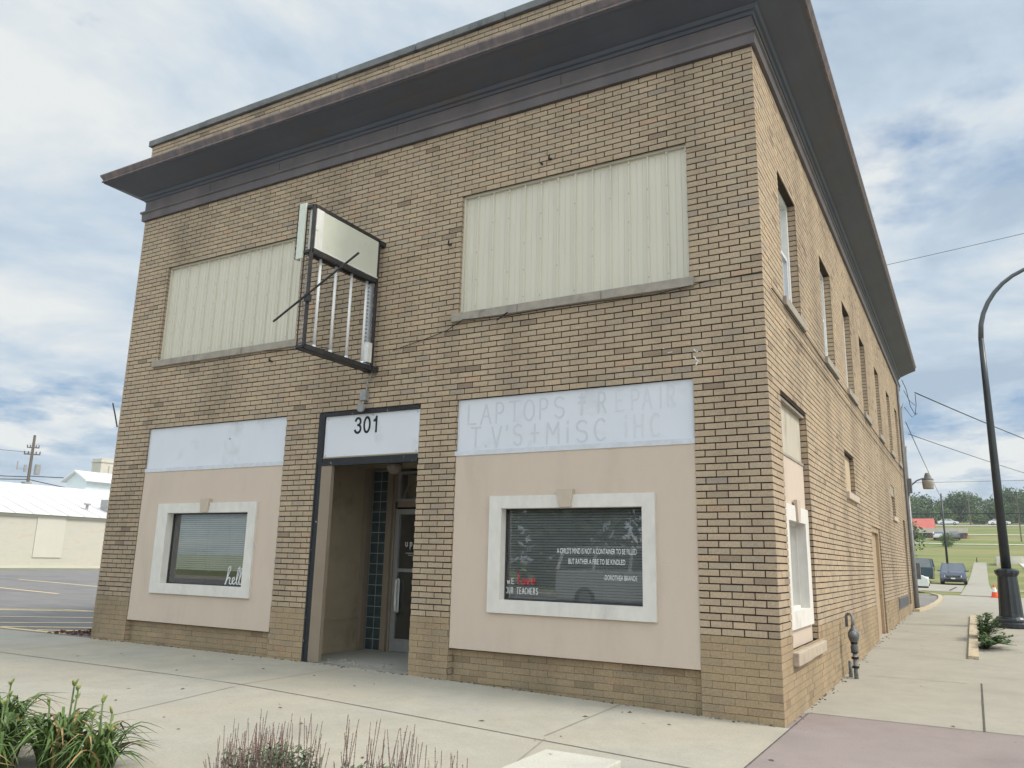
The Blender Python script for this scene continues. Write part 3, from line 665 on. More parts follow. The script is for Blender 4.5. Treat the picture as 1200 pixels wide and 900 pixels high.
mb = MB(); mb.box(-6.27,-6.16,-.012,.06,.12,3.5); mb.box(-6.262,-6.235,-.02,-.012,.12,2.8); mb.box(-6.16,-4.5,-.015,.08,2.745,2.80); mb.box(-6.16,-4.5,-.006,.08,2.80,2.85); mb.box(-6.16,-4.5,-.022,.08,3.452,3.5); mb.build('entry_trim', M['blackpaint'], B)
# glass block window
gb = MB(); gb.box(-6.42,-6.12,1.47,1.5,.135,2.85); gbo = gb.build('glass_block_window', M['grout'], B)
mb = MB(); nb = 17; bh = (2.83-.15)/nb
for i in range(nb):
    for j in range(2):
        x0 = -6.415+j*.148; z0 = .15+i*bh
        mb.hexa([(x0+.006,1.466,z0+.005),(x0+.140,1.466,z0+.005),(x0+.140,1.49,z0+.005),(x0+.006,1.49,z0+.005)],[(x0+.006,1.466,z0+bh-.006),(x0+.140,1.466,z0+bh-.006),(x0+.140,1.49,z0+bh-.006),(x0+.006,1.49,z0+bh-.006)],0,random.random())
mb.build('glass_block', M['gblock'], gbo)
mb = MB(); mb.box(-6.0,-4.5,1.5,1.56,2.27,2.36); mb.box(-4.62,-4.5,1.45,1.52,.14,2.87); mb.box(-6.02,-5.985,1.49,1.56,.14,2.27); mb.box(-6.02,-5.95,1.5,1.56,2.27,2.87); mb.box(-5.0,-4.62,1.5,1.56,.14,2.27); mb.build('door_surround', M['tanpaint'], B)
ft = MB(); ft.box(-5.95,-5.91,1.49,1.54,2.36,2.82); ft.box(-5.91,-5.0,1.49,1.54,2.36,2.40); ft.box(-5.91,-5.0,1.49,1.54,2.78,2.82); ft.box(-5.0,-4.96,1.49,1.54,2.36,2.82)
tr = ft.build('transom_window', M['alu'], B)
mb = MB(); mb.face([(-5.91,1.52,2.40),(-5.0,1.52,2.40),(-5.0,1.52,2.78),(-5.91,1.52,2.78)]); mb.build('pane', M['glass'], tr)
mb = MB(); mb.tube([(-5.55+.33*math.cos(R(a)),1.56,2.40+.30*math.sin(R(a))) for a in range(0,181,15)],.02,6); mb.face([(-5.9,1.66,2.4),(-5.0,1.66,2.4),(-5.0,1.66,2.78),(-5.9,1.66,2.78)]); mb.build('fanlight_board', M['ply'], tr)
dr = MB(); dr.box(-5.98,-5.90,1.50,1.545,.15,2.24); dr.box(-5.12,-5.04,1.50,1.545,.15,2.24); dr.box(-5.90,-5.12,1.50,1.545,2.16,2.24); dr.box(-5.90,-5.12,1.50,1.545,.15,.33); dr.box(-5.90,-5.12,1.50,1.545,1.30,1.35)
door = dr.build('glass_door', M['alu'], B)
mb = MB(); mb.face([(-5.90,1.525,.33),(-5.12,1.525,.33),(-5.12,1.525,2.16),(-5.90,1.525,2.16)]); mb.build('pane', M['glass_dark'], door)
mb = MB(); mb.tube([(-5.86,1.5,.72),(-5.86,1.45,.74),(-5.86,1.44,.80),(-5.86,1.44,1.12),(-5.86,1.45,1.17),(-5.86,1.5,1.19)], .018, 8); mb.box(-5.885,-5.835,1.495,1.5,.72,1.19); mb.build('handle', M['white'], door, smooth=False)
PD = lambda u, v, d: (u, 1.52-d, v)
mb = MB(); write(mb, "upl", PD, -5.78, 1.68, .10, .075, .012, .003); strokes(mb, [[(0,0),(1,0)],[(.3,-.5),(1,-.5)]], PD, -5.76, 1.58, .14, .06, .007, .003); mb.build('door_lettering', M['decal'], door)
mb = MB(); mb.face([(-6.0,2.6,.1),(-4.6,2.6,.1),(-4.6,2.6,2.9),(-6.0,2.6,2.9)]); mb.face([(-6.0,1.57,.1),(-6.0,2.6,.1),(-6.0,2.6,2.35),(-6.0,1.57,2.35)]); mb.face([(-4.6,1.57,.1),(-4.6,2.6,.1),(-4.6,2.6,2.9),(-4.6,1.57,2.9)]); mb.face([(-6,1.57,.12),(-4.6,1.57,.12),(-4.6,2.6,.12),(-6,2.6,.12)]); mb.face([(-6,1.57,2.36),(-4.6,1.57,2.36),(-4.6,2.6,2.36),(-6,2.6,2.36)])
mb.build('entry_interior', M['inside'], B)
mb = MB(); mb.lathe([(.02,-.02),(.11,-.02),(.12,-.05),(.10,-.11),(.05,-.15),(.01,-.16)], -5.62, .95, 16, z0=2.87)
tag(mb.build('ceiling_light', M['sill'], org=(0,0,0), smooth=True), 'round unlit dome light on the ceiling of the recessed entry', 'light')

# ---- side ground-floor bay
mb = MB()
for (a,b,c,d) in ((.625,.87,.64,2.76),(2.02,2.215,.64,2.76),(.87,2.02,.64,.95),(.87,2.02,2.1,2.76)): pbox(mb, PS, a, b, c, d, -.16, -.07)
mb.build('stucco_panel', M['stucco'], B)
mb = MB(); pbox(mb, PS, .63, 2.21, 2.77, 3.395, -.16, -.085); mb.build('side_board', M['sidewall_board'], B)
mb = MB(); pbox(mb, PS, .63, 2.21, 2.755, 2.785, -.09, -.06); pbox(mb, PS, .625,2.215,3.37,3.405,-.12,-.03); mb.build('board_strip', M['sill'], B)
mb = MB()
for (a,b,c,d) in ((.76,.93,.84,2.20),(1.95,2.17,.84,2.20),(.93,1.95,.84,1.03),(.93,1.95,2.02,2.20)): pbox(mb, PS, a, b, c, d, -.17, -.035)
sw = mb.build('side_shop_window', M['trimw'], B)
mb = MB(); mb.hexa([PS(1.37,2.03,-.04),PS(1.51,2.03,-.04),PS(1.51,2.03,-.01),PS(1.37,2.03,-.01)],[PS(1.33,2.27,-.05),PS(1.55,2.27,-.05),PS(1.55,2.27,-.01),PS(1.33,2.27,-.01)]); mb.build('keystone', M['keystone'], sw)
mb = MB(); mb.face([PS(.93,1.03,-.16),PS(1.95,1.03,-.16),PS(1.95,2.02,-.16),PS(.93,2.02,-.16)]); mb.build('pane', M['glass'], sw)
mb = MB()
for (a,b,c,d) in ((.93,.96,1.03,2.02),(1.92,1.95,1.03,2.02),(.96,1.92,1.03,1.06),(.96,1.92,1.99,2.02)): pbox(mb, PS, a, b, c, d, -.165, -.14)
mb.build('frame', M['trimw'], sw)
mb = MB(); z = 1.98
while z > 1.05: mb.hexa([PS(.95,z-.012,-.22),PS(1.93,z-.012,-.22),PS(1.93,z-.010,-.22),PS(.95,z-.010,-.22)],[PS(.95,z+.013,-.243),PS(1.93,z+.013,-.243),PS(1.93,z+.0145,-.243),PS(.95,z+.0145,-.243)]); z -= .031
mb.build('blind', M['blind_l'], sw)
mb = MB(); pbox(mb, PS, .57, 1.40, .50, .638, -.02, .065); pbox(mb, PS, 1.406, 2.42, .505, .634, -.02, .058); mb.build('stone_ledge', M['ledge'] , B, bevel=.012)
# ---- upper side windows
for (a,b) in SW:
    c,d = 4.69,6.38
    mb = MB()
    for (p,q,r,s) in ((a,a+.07,c,d),(b-.07,b,c,d),(a+.07,b-.07,c,c+.08),(a+.07,b-.07,d-.07,d)): pbox(mb, PS, p, q, r, s, -.16, -.105)
    w = mb.build('sash_window', M['white'], B)
    mb = MB(); mid = (c+d)/2+.02
    for (p,q,r,s,e) in ((a+.07,b-.07,mid-.025,mid+.025,0),(a+.07,a+.115,c+.08,mid-.025,0),(b-.115,b-.07,c+.08,mid-.025,0)): pbox(mb, PS, p, q, r, s, -.158, -.125)
    mb.build('sash', M['board_trim'], w)
    mb = MB(); mb.face([PS(a+.07,c+.08,-.15),PS(b-.07,c+.08,-.15),PS(b-.07,d-.07,-.15),PS(a+.07,d-.07,-.15)]); mb.build('pane', M['glass'], w)
    mb = MB(); mb.face([PS(a+.07,c+.08,-.19),PS(b-.07,c+.08,-.19),PS(b-.07,d-.07,-.19),PS(a+.07,d-.07,-.19)]); mb.build('curtain', M['blind_l'], w)
    mb = MB(); pbox(mb, PS, a-.06, b+.1, 4.575, 4.688, -.16, .045); mb.build('window_sill', M['sill'], B, bevel=.008)
# boarded openings, side door, vent
mb = MB(); 
for i in range(6):
    z0 = 2.75+i*.11; bow = .05*math.sin(math.pi*i/6); b2 = .05*math.sin(math.pi*(i+1)/6)
    mb.hexa([PS(5.78,z0,-.09+bow),PS(6.88+bow,z0,-.09),PS(6.88+bow,z0,-.07),PS(5.78,z0,-.07+bow)],[PS(5.78,z0+.11,-.09+b2),PS(6.88+b2,z0+.11,-.09),PS(6.88+b2,z0+.11,-.07),PS(5.78,z0+.11,-.07+b2)])
mb.build('window_board', M['ply'], B)
mb = MB(); pbox(mb, PS, 5.69, 7.02, 2.62, 2.738, -.1, .05); pbox(mb, PS, 14.45, 15.68, 2.73, 2.838, -.1, .05); mb.build('window_sill', M['keystone'], B, bevel=.008)
mb = MB(); pbox(mb, PS, 14.5, 15.6, 2.84, 3.4, -.1, -.07); pbox(mb, PS, 14.5, 15.6, 3.4, 3.68, -.1, -.02); mb.build('window_board', M['sill'], B)
mb = MB(); pbox(mb, PS, 9.12, 9.26, .0, 2.36, -.14, -.03); pbox(mb, PS, 10.66, 10.8, .0, 2.36, -.14, -.03); pbox(mb, PS, 9.26, 10.66, 2.24, 2.36, -.14, -.03)
sd = mb.build('side_door', M['door_side'], B)
mb = MB(); pbox(mb, PS, 9.26, 10.66, .0, 2.24, -.14, -.09); pbox(mb, PS, 9.4, 10.5, 1.3, 2.1, -.09, -.082); pbox(mb, PS, 9.4, 10.5, .35, 1.1, -.09, -.082); mb.build('door_leaf', M['door_side'], sd)
mb = MB(); pbox(mb, PS, 17.95, 18.75, .5, 2.95, -.14, -.10); mb.build('infill_panel', M['pipe_dk'], B)
mb = MB()
pbox(mb, PS, 14.2, 17.4, .52, .80, .0, .02); 
for i in range(16): pbox(mb, PS, 14.25+i*.195, 14.25+i*.195+.11, .55, .77, .02, .028)
mb.build('vent_grille', M['pipe_dk'], B)
mb = MB(); mb.tube([(.03,y,4.52+.02*math.sin(y)) for y in (.3,1.5,3,5,8,12,16,19.6)],.008,5); mb.tube([(.03,y,4.30) for y in (1.2,6,12,19.8)],.006,5)
tag(mb.build('side_cable', M['wire']), 'thin black cable running level along the side brick wall below the upper sills', 'cable')

# ------------------------------------------------------------------ signs on the front
def board_sign(name, label, u0, u1, v0, v1, d0=-.09, d1=-.035):
    o = empty(name, ((u0+u1)/2, 0, v0), 0, label, 'sign')
    mb = MB(); pbox(mb, PF, u0, u1, v0+.06, v1, d0, d1); mb.build('board', M['board'], o)
    mb = MB(); pbox(mb, PF, u0-.03, u1+.01, v0, v0+.06, d0, d1+.03); pbox(mb, PF, u0, u0+.02, v0+.061, v1, d1+.0, d1+.006); pbox(mb, PF, u1-.02, u1, v0+.061, v1, d1+.0, d1+.006); mb.build('trim', M['board_trim'], o)
    return o
s1 = board_sign('sign_board', 'long white painted board with faint ghosted hand lettering over the right shop window', -3.905, -.805, 2.79, 3.515)
for (tx,u_,v_,ch_,cw_,w_,ad_,mt_) in (("LAPTOPS",-3.77,3.19,.25,.183,.022,1.13,'faded'),("T.V'S",-3.70,2.89,.25,.168,.024,1.12,'faded'),("+",-2.84,2.90,.25,.15,.024,1,'faded'),("MiSC",-2.62,2.885,.25,.20,.024,1.18,'faded'),
    ("&",-2.22,3.21,.24,.15,.034,1,'faded'),("R",-1.96,3.22,.24,.15,.022,1,'faded'),("EP",-1.74,3.22,.24,.15,.022,1.3,'fainter'),("AIR",-1.40,3.22,.24,.13,.022,1.35,'fainter'),("iHC",-1.64,2.91,.25,.16,.024,1.25,'fainter')):
    mb = MB(); write(mb, tx, PF, u_, v_, ch_, cw_, w_, -.034, adv=ad_, jit=.006); mb.build('lettering', M[mt_], s1)
s2 = board_sign('sign_board', 'blank white painted board over the left shop window', -10.065, -6.935, 2.79, 3.515)
mb = MB(); pbox(mb, PF, -8.15,-8.13, 3.24,3.26,-.036,-.032); mb.build('screw_hole', M['black'], s2)
s3 = empty('address_sign', (-5.33,0,2.85), 0, 'white sign board reading 301 in black over the recessed entry', 'sign')
mb = MB(); pbox(mb, PF, -6.155, -4.505, 2.855, 3.448, -.08, -.01); mb.build('board', M['board'], s3)
NUM = {'3':[arc(.36,.745,.27,.225,165,-90,14)+arc(.36,.27,.31,.25,90,-160,16)], '0':[arc(.38,.5,.30,.48,90,450,26)], '1':[[(.42,0),(.42,.98)],[(.40,.80),(.27,.74),(.16,.735)],[(.42,.97),(.36,.84),(.27,.77)]]}
nx_ = -5.62
for ch in '301':
    mb = MB(); strokes(mb, NUM[ch], PF, nx_, 3.185, .165, .215, .032, -.0098, .0014); nx_ += .158
    mb.build('number', M['black'], s3)
mb = MB()
for (u,v) in ((-6.12,3.41),(-4.54,3.41),(-6.12,2.89),(-4.54,2.89),(-5.3,3.42)): pbox(mb, PF, u-.008,u+.008,v-.008,v+.008,-.01,-.006)
mb.build('screw', M['conduit'], s3)

# ---- projecting sign frame (perpendicular to the front)
X0, X1 = -5.40, -5.28
PSg = empty('projecting_sign', (-5.35, 0, 4.05), 0, 'dark steel projecting sign frame with a blank panel on top and bare white lamp tubes', 'sign')
mb = MB(); ya, yb, zt, zbm = -.12, -1.42, 5.93, 4.05; t_ = .035
for xx in (X0, X1):
    mb.bar((xx,ya,zbm),(xx,ya,zt),t_); mb.bar((xx,yb,zbm),(xx,yb,zt),t_ if xx == X1 else .012); mb.bar((xx,ya,zt),(xx,yb,zt),t_,.045); mb.bar((xx,ya,zbm),(xx,yb,zbm),t_,.06); mb.bar((xx,ya,5.31),(xx,yb,5.31),t_,.05)
for (yy,zz) in ((ya,zt),(yb,zt),(ya,zbm),(yb,zbm),(yb,5.31),(ya,5.31)): mb.bar((X0,yy,zz),(X1,yy,zz),t_)
mb.bar((X1,.0,zt-.03),(X1,ya,zt-.03),.07,.06); mb.bar((X1,.0,zbm+.0),(X1,ya,zbm),.07,.07); mb.bar((X0,.0,zt-.03),(X0,ya,zt-.03),.07,.06); mb.bar((X0,.0,zbm),(X0,ya,zbm),.07,.07)
mb.box(X0,X1,yb,ya,zbm-.03,zbm-.02)
mb.build('frame', M['steel_dk'], PSg)
mb = MB(); mb.box(X0+.02,X1+.012,yb+.03,ya-.01,5.35,zt-.03)
pn = mb.build('sign_panel', M['signface'], PSg)
mb = MB(); mb.box(X1+.012,X1+.022,yb+.03,yb+.16,5.35,zt-.03); mb.box(X1+.0125,X1+.022,yb+.16,ya-.01,5.35,5.375); mb.box(X1+.022,X1+.03,yb+.02,yb+.06,5.60,5.66); mb.build('panel_edge', M['white'], pn)
mb = MB(); mb.box(X0-.13,X0+.0,yb-.035,yb-.015,5.22,5.98); mb.box(X0-.13,X0-.115,yb-.035,yb+.05,5.22,5.98); side_p = mb.build('return_panel', M['signface'], PSg)
mb = MB()
for i in range(9): mb.box(X0-.128,X0-.114,yb-.041,yb-.034,5.27+i*.08,5.27+i*.08+random.uniform(.01,.04))
mb.build('rust_hole', M['steel_dk'], side_p)
for yy in (-1.17,-.87,-.56,-.24):
    mb = MB(); mb.tube([(-5.35,yy,zbm+.03),(-5.35,yy,5.29)],.019,8); mb.tube([(-5.35,yy,zbm+.03),(-5.35,yy,zbm+.08)],.024,8); mb.build('lamp_tube', M['tubew'], PSg, smooth=True)
mb = MB(); mb.box(-5.385,-5.31,-.17,-.135,zbm+.03,5.28); mb.build('raceway', M['alu'], PSg)
mb = MB(); mb.box(-5.34,-5.26,-.23,-.15,4.12,4.40); mb.build('ballast_box', M['white'], PSg)
mb = MB()
for i in range(22): mb.box(X0+.02,X0+.035,yb+.02,yb+.045,zbm+.06+i*.055,zbm+.085+i*.055)
for i in range(20): mb.box(X0+.05,X0+.065,-.21,-.19,zbm+.1+i*.055,zbm+.125+i*.055)
mb.build('perforated_strip', M['conduit'], PSg)
# rod passing through the frame (parallel to the wall, slightly raised)
mb = MB(); mb.tube([(-5.79,-1.47,4.42),(-4.44,-1.47,5.11)],.014,8); mb.box(-5.29,-5.23,-1.47,-1.40,4.62,4.72); mb.build('cross_rod', M['steel_dk'], PSg)
# little floodlight with conduit under the frame
fl = empty('floodlight', (-5.45,0,3.5), 0, 'small grey floodlight on a junction box between the projecting sign and the 301 board', 'light')
mb = MB(); mb.tube([(-5.33,-.03,4.03),(-5.36,-.03,3.96),(-5.40,-.03,3.9),(-5.42,-.03,3.74)],.011,6); mb.build('conduit', M['conduit'], fl)
mb = MB(); mb.box(-5.48,-5.38,-.09,-.0,3.62,3.76); mb.build('junction_box', M['conduit'], fl, bevel=.006)
mb = MB(); mb.tube([(-5.43,-.05,3.62),(-5.43,-.08,3.57),(-5.43,-.10,3.55)],.014,6); mb.tube([(-5.43,-.04,3.53),(-5.43,-.09,3.52),(-5.43,-.13,3.51)],[.03,.06,.058],14); mb.build('lamp_head', M['alu'], fl, smooth=False)

# little bits on facade
def small(name, label, cat, mb, m, group=None): return tag(mb.build(name, m), label, cat, group)
mb = MB(); mb.tube([(-4.44,-.02,4.40),(-4.1,-.03,4.47),(-3.84,-.05,4.58),(-3.2,-.06,4.54),(-2.64,-.05,4.56),(-1.2,-.05,4.53),(-.6,-.03,4.6),(.0,-.02,4.62)],.006,5); mb.tube([(-3.3,-.07,4.50),(-3.15,-.07,4.58)],.01,5); mb.tube([(-5.0,-.02,4.3),(-4.44,-.02,4.40)],.005,5)
small('front_cable', 'thin black cable sagging along the front brick under the right ribbed panel', 'cable', mb, M['wire'])
mb = MB(); mb.tube([(-7.9,-.02,4.62),(-7.0,-.05,4.52),(-6.2,-.03,4.48)],.005,5)
small('loose_cable', 'short loose cable end on the front brick under the left ribbed panel', 'cable', mb, M['wire'])
for k,(u,v,lab) in enumerate(((-2.6,6.60,'rusty iron anchor hook in the brick above the right ribbed panel'),(-4.12,5.70,'rusty iron anchor in the brick left of the right ribbed panel'),(-7.35,4.4,'small rusty bolt in the brick below the left ribbed panel'))):
    mb = MB(); mb.tube([PF(u,v,-.01),PF(u,v,.05),PF(u+.02,v+.03,.07)],.012,6); mb.lathe([(.03,0),(.03,.01)],u,-.012,8,z0=v-.01)
    if k == 0: mb.tube([PF(u-.12,v-.04,-.01),PF(u-.12,v-.04,.05)],.015,6)
    small('wall_anchor', lab, 'bolt', mb, M['steel_dk'], 'iron anchors in the front brick')
mb = MB(); mb.tube([(BW+.0,-.02,3.60),(BW-.06,-.05,3.82),(BW-.12,-.08,4.02)],.012,6); small('bent_rod', 'thin dark metal rod sticking out at the left edge of the front wall', 'rod', mb, M['steel_dk'])
mb = MB()
for k in range(9): u = -.74+random.uniform(-.05,.06); v = 3.73+random.uniform(-.08,.09); mb.tube([PF(u,v,0),PF(u+random.uniform(-.03,.03),v+random.uniform(-.04,.04),.004)],.006,4)
for k in range(4): u = -1.07+random.uniform(-.05,.05); v=3.86+random.uniform(-.03,.03); mb.tube([PF(u,v,0),PF(u+random.uniform(-.03,.03),v,.004)],.004,4)
small('caulk_patch', 'white crumbs of old caulk on the brick above the right end of the lettered board', 'caulk', mb, M['white'])

# ------------------------------------------------------------------ side-wall services
g = empty('gas_meter', (.15,4.0,0), 0, 'slim grey gas meter riser standing against the side brick wall', 'gas meter')
mb = MB(); mb.tube([(.17,4.0,.02),(.17,4.0,.36)],.028,8); mb.tube([(.17,4.0,.72),(.17,4.0,.84),(.15,4.02,.875),(.11,4.05,.88),(.08,4.08,.85),(.08,4.08,.70)],.021,8); mb.build('riser_pipe', M['meter_l'], g, smooth=True)
mb = MB(); mb.tube([(.09,4.1,0),(.09,4.1,.24)],.026,8); mb.build('stub_pipe', M['meter_l'], g, smooth=True)
mb = MB(); mb.lathe([(.02,.34),(.045,.37),(.052,.43),(.04,.47),(.04,.50),(.06,.53),(.075,.58),(.075,.62),(.055,.66),(.03,.69),(.028,.73)],.17,4.0,12); mb.build('regulator', M['meter'], g, smooth=True)
mb = MB(); mb.tube([(.17,3.90,.60),(.17,3.93,.60),(.17,4.07,.60),(.17,4.10,.60)],[.03,.055,.055,.03],10); mb.build('diaphragm_cover', M['meter'], g, smooth=True)
for z_ in (.16,.28,.36,.48):
    mb = MB(); mb.tube([(.17,4.0,z_),(.17,4.0,z_+.03)],.047,8); mb.build('flange', M['black'], g)
mb = MB(); mb.box(.05,.21,3.94,4.14,.0,.018); mb.build('foot_plate', M['meter'], g)
p = empty('service_conduits', (.12,19.6,0), 0, 'bundle of grey conduits and a downpipe climbing the far end of the side wall', 'pipe')
mb = MB(); mb.tube([(.06,19.55,.25),(.06,19.55,7.3)],.04,10); mb.build('downpipe', M['pipe_dk'], p, smooth=True)
mb = MB(); mb.tube([(.08,20.2,.25),(.08,20.2,3.9)],.035,10); mb.build('pipe', M['conduit'], p, smooth=True)
mb = MB(); mb.tube([(.05,20.6,.25),(.05,20.6,6.7),(.15,20.65,6.9)],.028,10); mb.build('pipe', M['conduit'], p, smooth=True)
mb = MB(); mb.tube([(.06,20.9,.25),(.06,20.9,5.2),(.10,20.9,5.5)],.03,10); mb.build('pipe', M['conduit'], p, smooth=True)
mb = MB(); mb.box(.02,.20,20.05,20.35,3.9,4.35); mb.box(.03,.2,20.75,21.0,1.2,1.7); mb.box(.02,.16,20.5,20.7,2.6,2.75); mb.build('junction_box', M['pipe_dk'], p)
wl = empty('wall_lamp', (.1,20.9,4.2), 0, 'old gooseneck lamp with round glass shade bracketed off the far end of the side wall', 'lamp')
mb = MB(); mb.tube([(.08,20.95,4.12),(.18,20.95,4.24),(.32,20.95,4.36),(.48,20.95,4.42),(.62,20.95,4.42)],.022,8); mb.build('arm', M['pipe_dk'], wl, smooth=True)
mb = MB(); mb.lathe([(.06,.22),(.09,.14),(.11,.05),(.17,.02),(.17,-.02)],.64,20.95,16,z0=4.38); mb.build('hood', M['pipe_dk'], wl, smooth=True)
mb = MB(); mb.lathe([(.17,-.02),(.175,-.10),(.16,-.26),(.15,-.30)],.64,20.95,16,z0=4.38); mb.build('shade', M['sill'], wl, smooth=True)
mb = MB(); mb.tube([(.22,19.3,4.25+3.18),(.30,19.6,7.2),(.35,20.4,6.75),(.45,20.9,6.55),(.50,21.0,6.9),(.5,20.9,7.25)],.01,5); mb.tube([(.22,19.9,7.2),(.35,20.3,6.9),(.48,20.8,6.85)],.008,5); mb.tube([(.15,20.7,6.8),(.35,20.8,6.45),(.52,20.9,6.6)],.008,5)
small('drip_loop_cable', 'looped black service cables hanging under the far end of the cornice', 'cable', mb, M['wire'])
def wire(name, label, pts, r=.012, sag=0., group=None):
    mb = MB(); a = Vector(pts[0]); b = Vector(pts[1]); q = []
    for i in range(17):
        t = i/16; v = a.lerp(b,t); v.z -= sag*4*t*(1-t); q.append(v)
    mb.tube(q, r, 5); return small(name, label, 'wire', mb, M['wire'], group)
wire('power_line', 'heavy black service line from the cornice end sloping down across the sky to the right', [(.5,20.9,7.3),(8.6,59.1,9.34)], .02, .1)
wire('power_line', 'thin line crossing the sky at mid height behind the curved street lamp', [(-20,60,24.5),(40,62,31.5)], .02, .6)
wire('power_line', 'thin grey service line from the far wall sloping right below the heavy line', [(.2,20.8,5.9),(8.54,59.2,7.22)], .012, .1)
wire('guy_wire', 'thin cable from the far wall end down to the black pole by the minivan', [(.15,20.8,6.3),(-.15,66.4,7.3)], .014, .1)

# ------------------------------------------------------------------ street lamp
LX, LY = 2.37, 14.2; lz = h(LX,LY)
sl = empty('street_lamp', (LX,LY,lz), 0, 'tall black street lamp with heavy cast base and arm curving right over the sidewalk', 'street lamp')
mb = MB(); mb.lathe([(.40,0),(.42,.02),(.42,.10),(.38,.13),(.385,.17),(.33,.20),(.30,.24),(.26,.26)],LX,LY,24,z0=lz); mb.build('base', M['lamp_black'], sl)
mb = MB(); mb.lathe([(.255,.25),(.245,.32),(.215,.95),(.20,1.16),(.23,1.20),(.255,1.25),(.255,1.30),(.20,1.33),(.14,1.35)],LX,LY,24,z0=lz,flute=.06); mb.build('pedestal', M['lamp_black'], sl)
arcp = [(LX,LY,lz+1.3),(LX,LY,lz+3.5),(LX,LY,lz+5.6),(LX,LY,lz+7.0)]; rad = [.108,.093,.076,.062]
for a in range(12,103,10):
    arcp.append((LX+1.55-1.55*math.cos(R(a)), LY, lz+7.0+1.75*math.sin(R(a)))); rad.append(.061-.02*a/100)
arcp.append((LX+2.3,LY,lz+8.68)); rad.append(.042)
mb = MB(); mb.tube(arcp[:4], rad[:4], 14); mb.build('pole', M['lamp_black'], sl, smooth=True)
mb = MB(); mb.tube(arcp[3:], rad[3:], 14); mb.build('arm', M['lamp_grey'], sl, smooth=True)
mb = MB(); mb.lathe([(.05,.08),(.12,.05),(.28,-.08),(.30,-.12),(.20,-.16)],LX+2.35,LY,16,z0=lz+8.65); mb.build('lamp_head', M['lamp_black'], sl, smooth=True)

# ------------------------------------------------------------------ kerbs, weeds, cone
mb = MB(); strip_mb(mb, [(1.575,7.2),(1.575,17.6)], .15, .05, seg=.8, th=.06)
tag(mb.build('sidewalk_kerb', M['kerb_y']), kind='structure')
mb = MB(); strip_mb(mb, [(.12,18.8),(.28,20),(.36,22),(.42,25),(.42,28.5),(.34,31.5),(.22,34),(-.2,36.5)], .16, .07, seg=.8, th=.08)
tag(mb.build('parking_kerb', M['kerb_y']), kind='structure')
zsheet('parking_lot_pocket', -.9, .34, 21.2, 36, M['asphalt_b'], .008)
mb = MB(); strip_mb(mb, [(-3,34.4),(-.2,34.0),(.1,36)], .09, .014); strip_mb(mb, [(.4,44),(.6,52)], .1, .02)
tag(mb.build('crack_seal', M['joint']), kind='structure')
def weed(x, y, hgt, rad, n, label):
    z = h(x,y); o = empty('weed', (x,y,z), 0, label, 'weed', 'weeds along the yellow kerb')
    mb = MB()
    for k in range(n):
        a = random.uniform(0,6.28); ln = random.uniform(.45,1)*rad; hh_ = random.uniform(.3,1)*hgt
        p0 = Vector((x+random.uniform(-.03,.03), y+random.uniform(-.25,.25), z)); p2 = p0+Vector((abs(math.cos(a))*ln*1.0-.05, math.sin(a)*ln, hh_)); pm = p0.lerp(p2,.5)+Vector((0,0,.06))
        mb.tube([p0,pm,p2],[.006,.005,.003],4)
        for q in range(11):
            t = q/10; c = p0.lerp(pm,t*2) if t<.5 else pm.lerp(p2,t*2-1); b = random.uniform(0,6.28); l = .10
            d = Vector((math.cos(b),math.sin(b),random.uniform(-.2,.5)))*l; s = Vector((-math.sin(b),math.cos(b),0))*.026
            mb.face([c, c+d*.5+s, c+d, c+d*.5-s], 0, random.random())
    mb.build('foliage', M['weed'], o)
weed(1.72, 10.6, .52, .48, 70, 'larger bushy green weed growing up beside the yellow kerb strip')
weed(1.74, 9.1, .24, .62, 50, 'low sprawling green weed at the near end of the yellow kerb strip')
cx, cy = 2.42, 35.2; cz = h(cx,cy)
o = empty('traffic_cone', (cx,cy,cz), 0, 'orange traffic cone with white collar at the edge of the far sidewalk', 'traffic cone')
mb = MB(); mb.box(cx-.18,cx+.18,cy-.18,cy+.18,cz,cz+.04); mb.build('base', M['cone'], o); mb = MB(); mb.lathe([(.145,.04),(.105,.25)],cx,cy,16,z0=cz); mb.lathe([(.062,.46),(.03,.58)],cx,cy,16,z0=cz); mb.build('cone_body', M['cone'], o)
mb = MB(); mb.lathe([(.105,.25),(.062,.46)],cx,cy,16,z0=cz); mb.build('collar', M['white'], o)

# ------------------------------------------------------------------ parking lot markings (yellow, worn) and debris
mb = MB()
for a,b in (((-18.6,2.5),(-11.4,6.9)),((-14.9,.7),(-9.0+-2.1,4.2)),((-12.9,.25),(-11.0,1.35)),((-24.6,7.73),(-31.5,8.9)),((-29.0,12.1),(-38,13.9)),((-16.6,1.4),(-11.05,5.2)),((-14.0,.22),(-11.0,2.3))): strip_mb(mb, [a,b], .15, .0045)
strip_mb(mb, [(-22,.16),(-11.9,.16)], .14, .0045); strip_mb(mb, [(-19.4,2.0),(-17.6,3.6),(-11,4.6)], .11, .005)
tag(mb.build('parking_markings', M['yellow']), kind='structure')
mb = MB(); 
for k in range(260):
    x = -12.3+1.35*random.random()**.7; y = .06+random.random()*.5; z = h(x,y)+random.random()*.10*max(0,(x+12.3)/1.35); r = random.uniform(.015,.055)
    v = [Vector((random.uniform(-1,1),random.uniform(-1,1),random.uniform(-.5,.5))).normalized()*r for _ in range(4)]
    mb.face([Vector((x,y,z))+q for q in v[:3]],0,random.random()); mb.face([Vector((x,y,z))+q for q in v[1:]],0,random.random())
tag(mb.build('leaf_litter', M['debris']), kind='stuff', label='red brown leaf litter piled at the left foot of the brick building')
mb = MB()
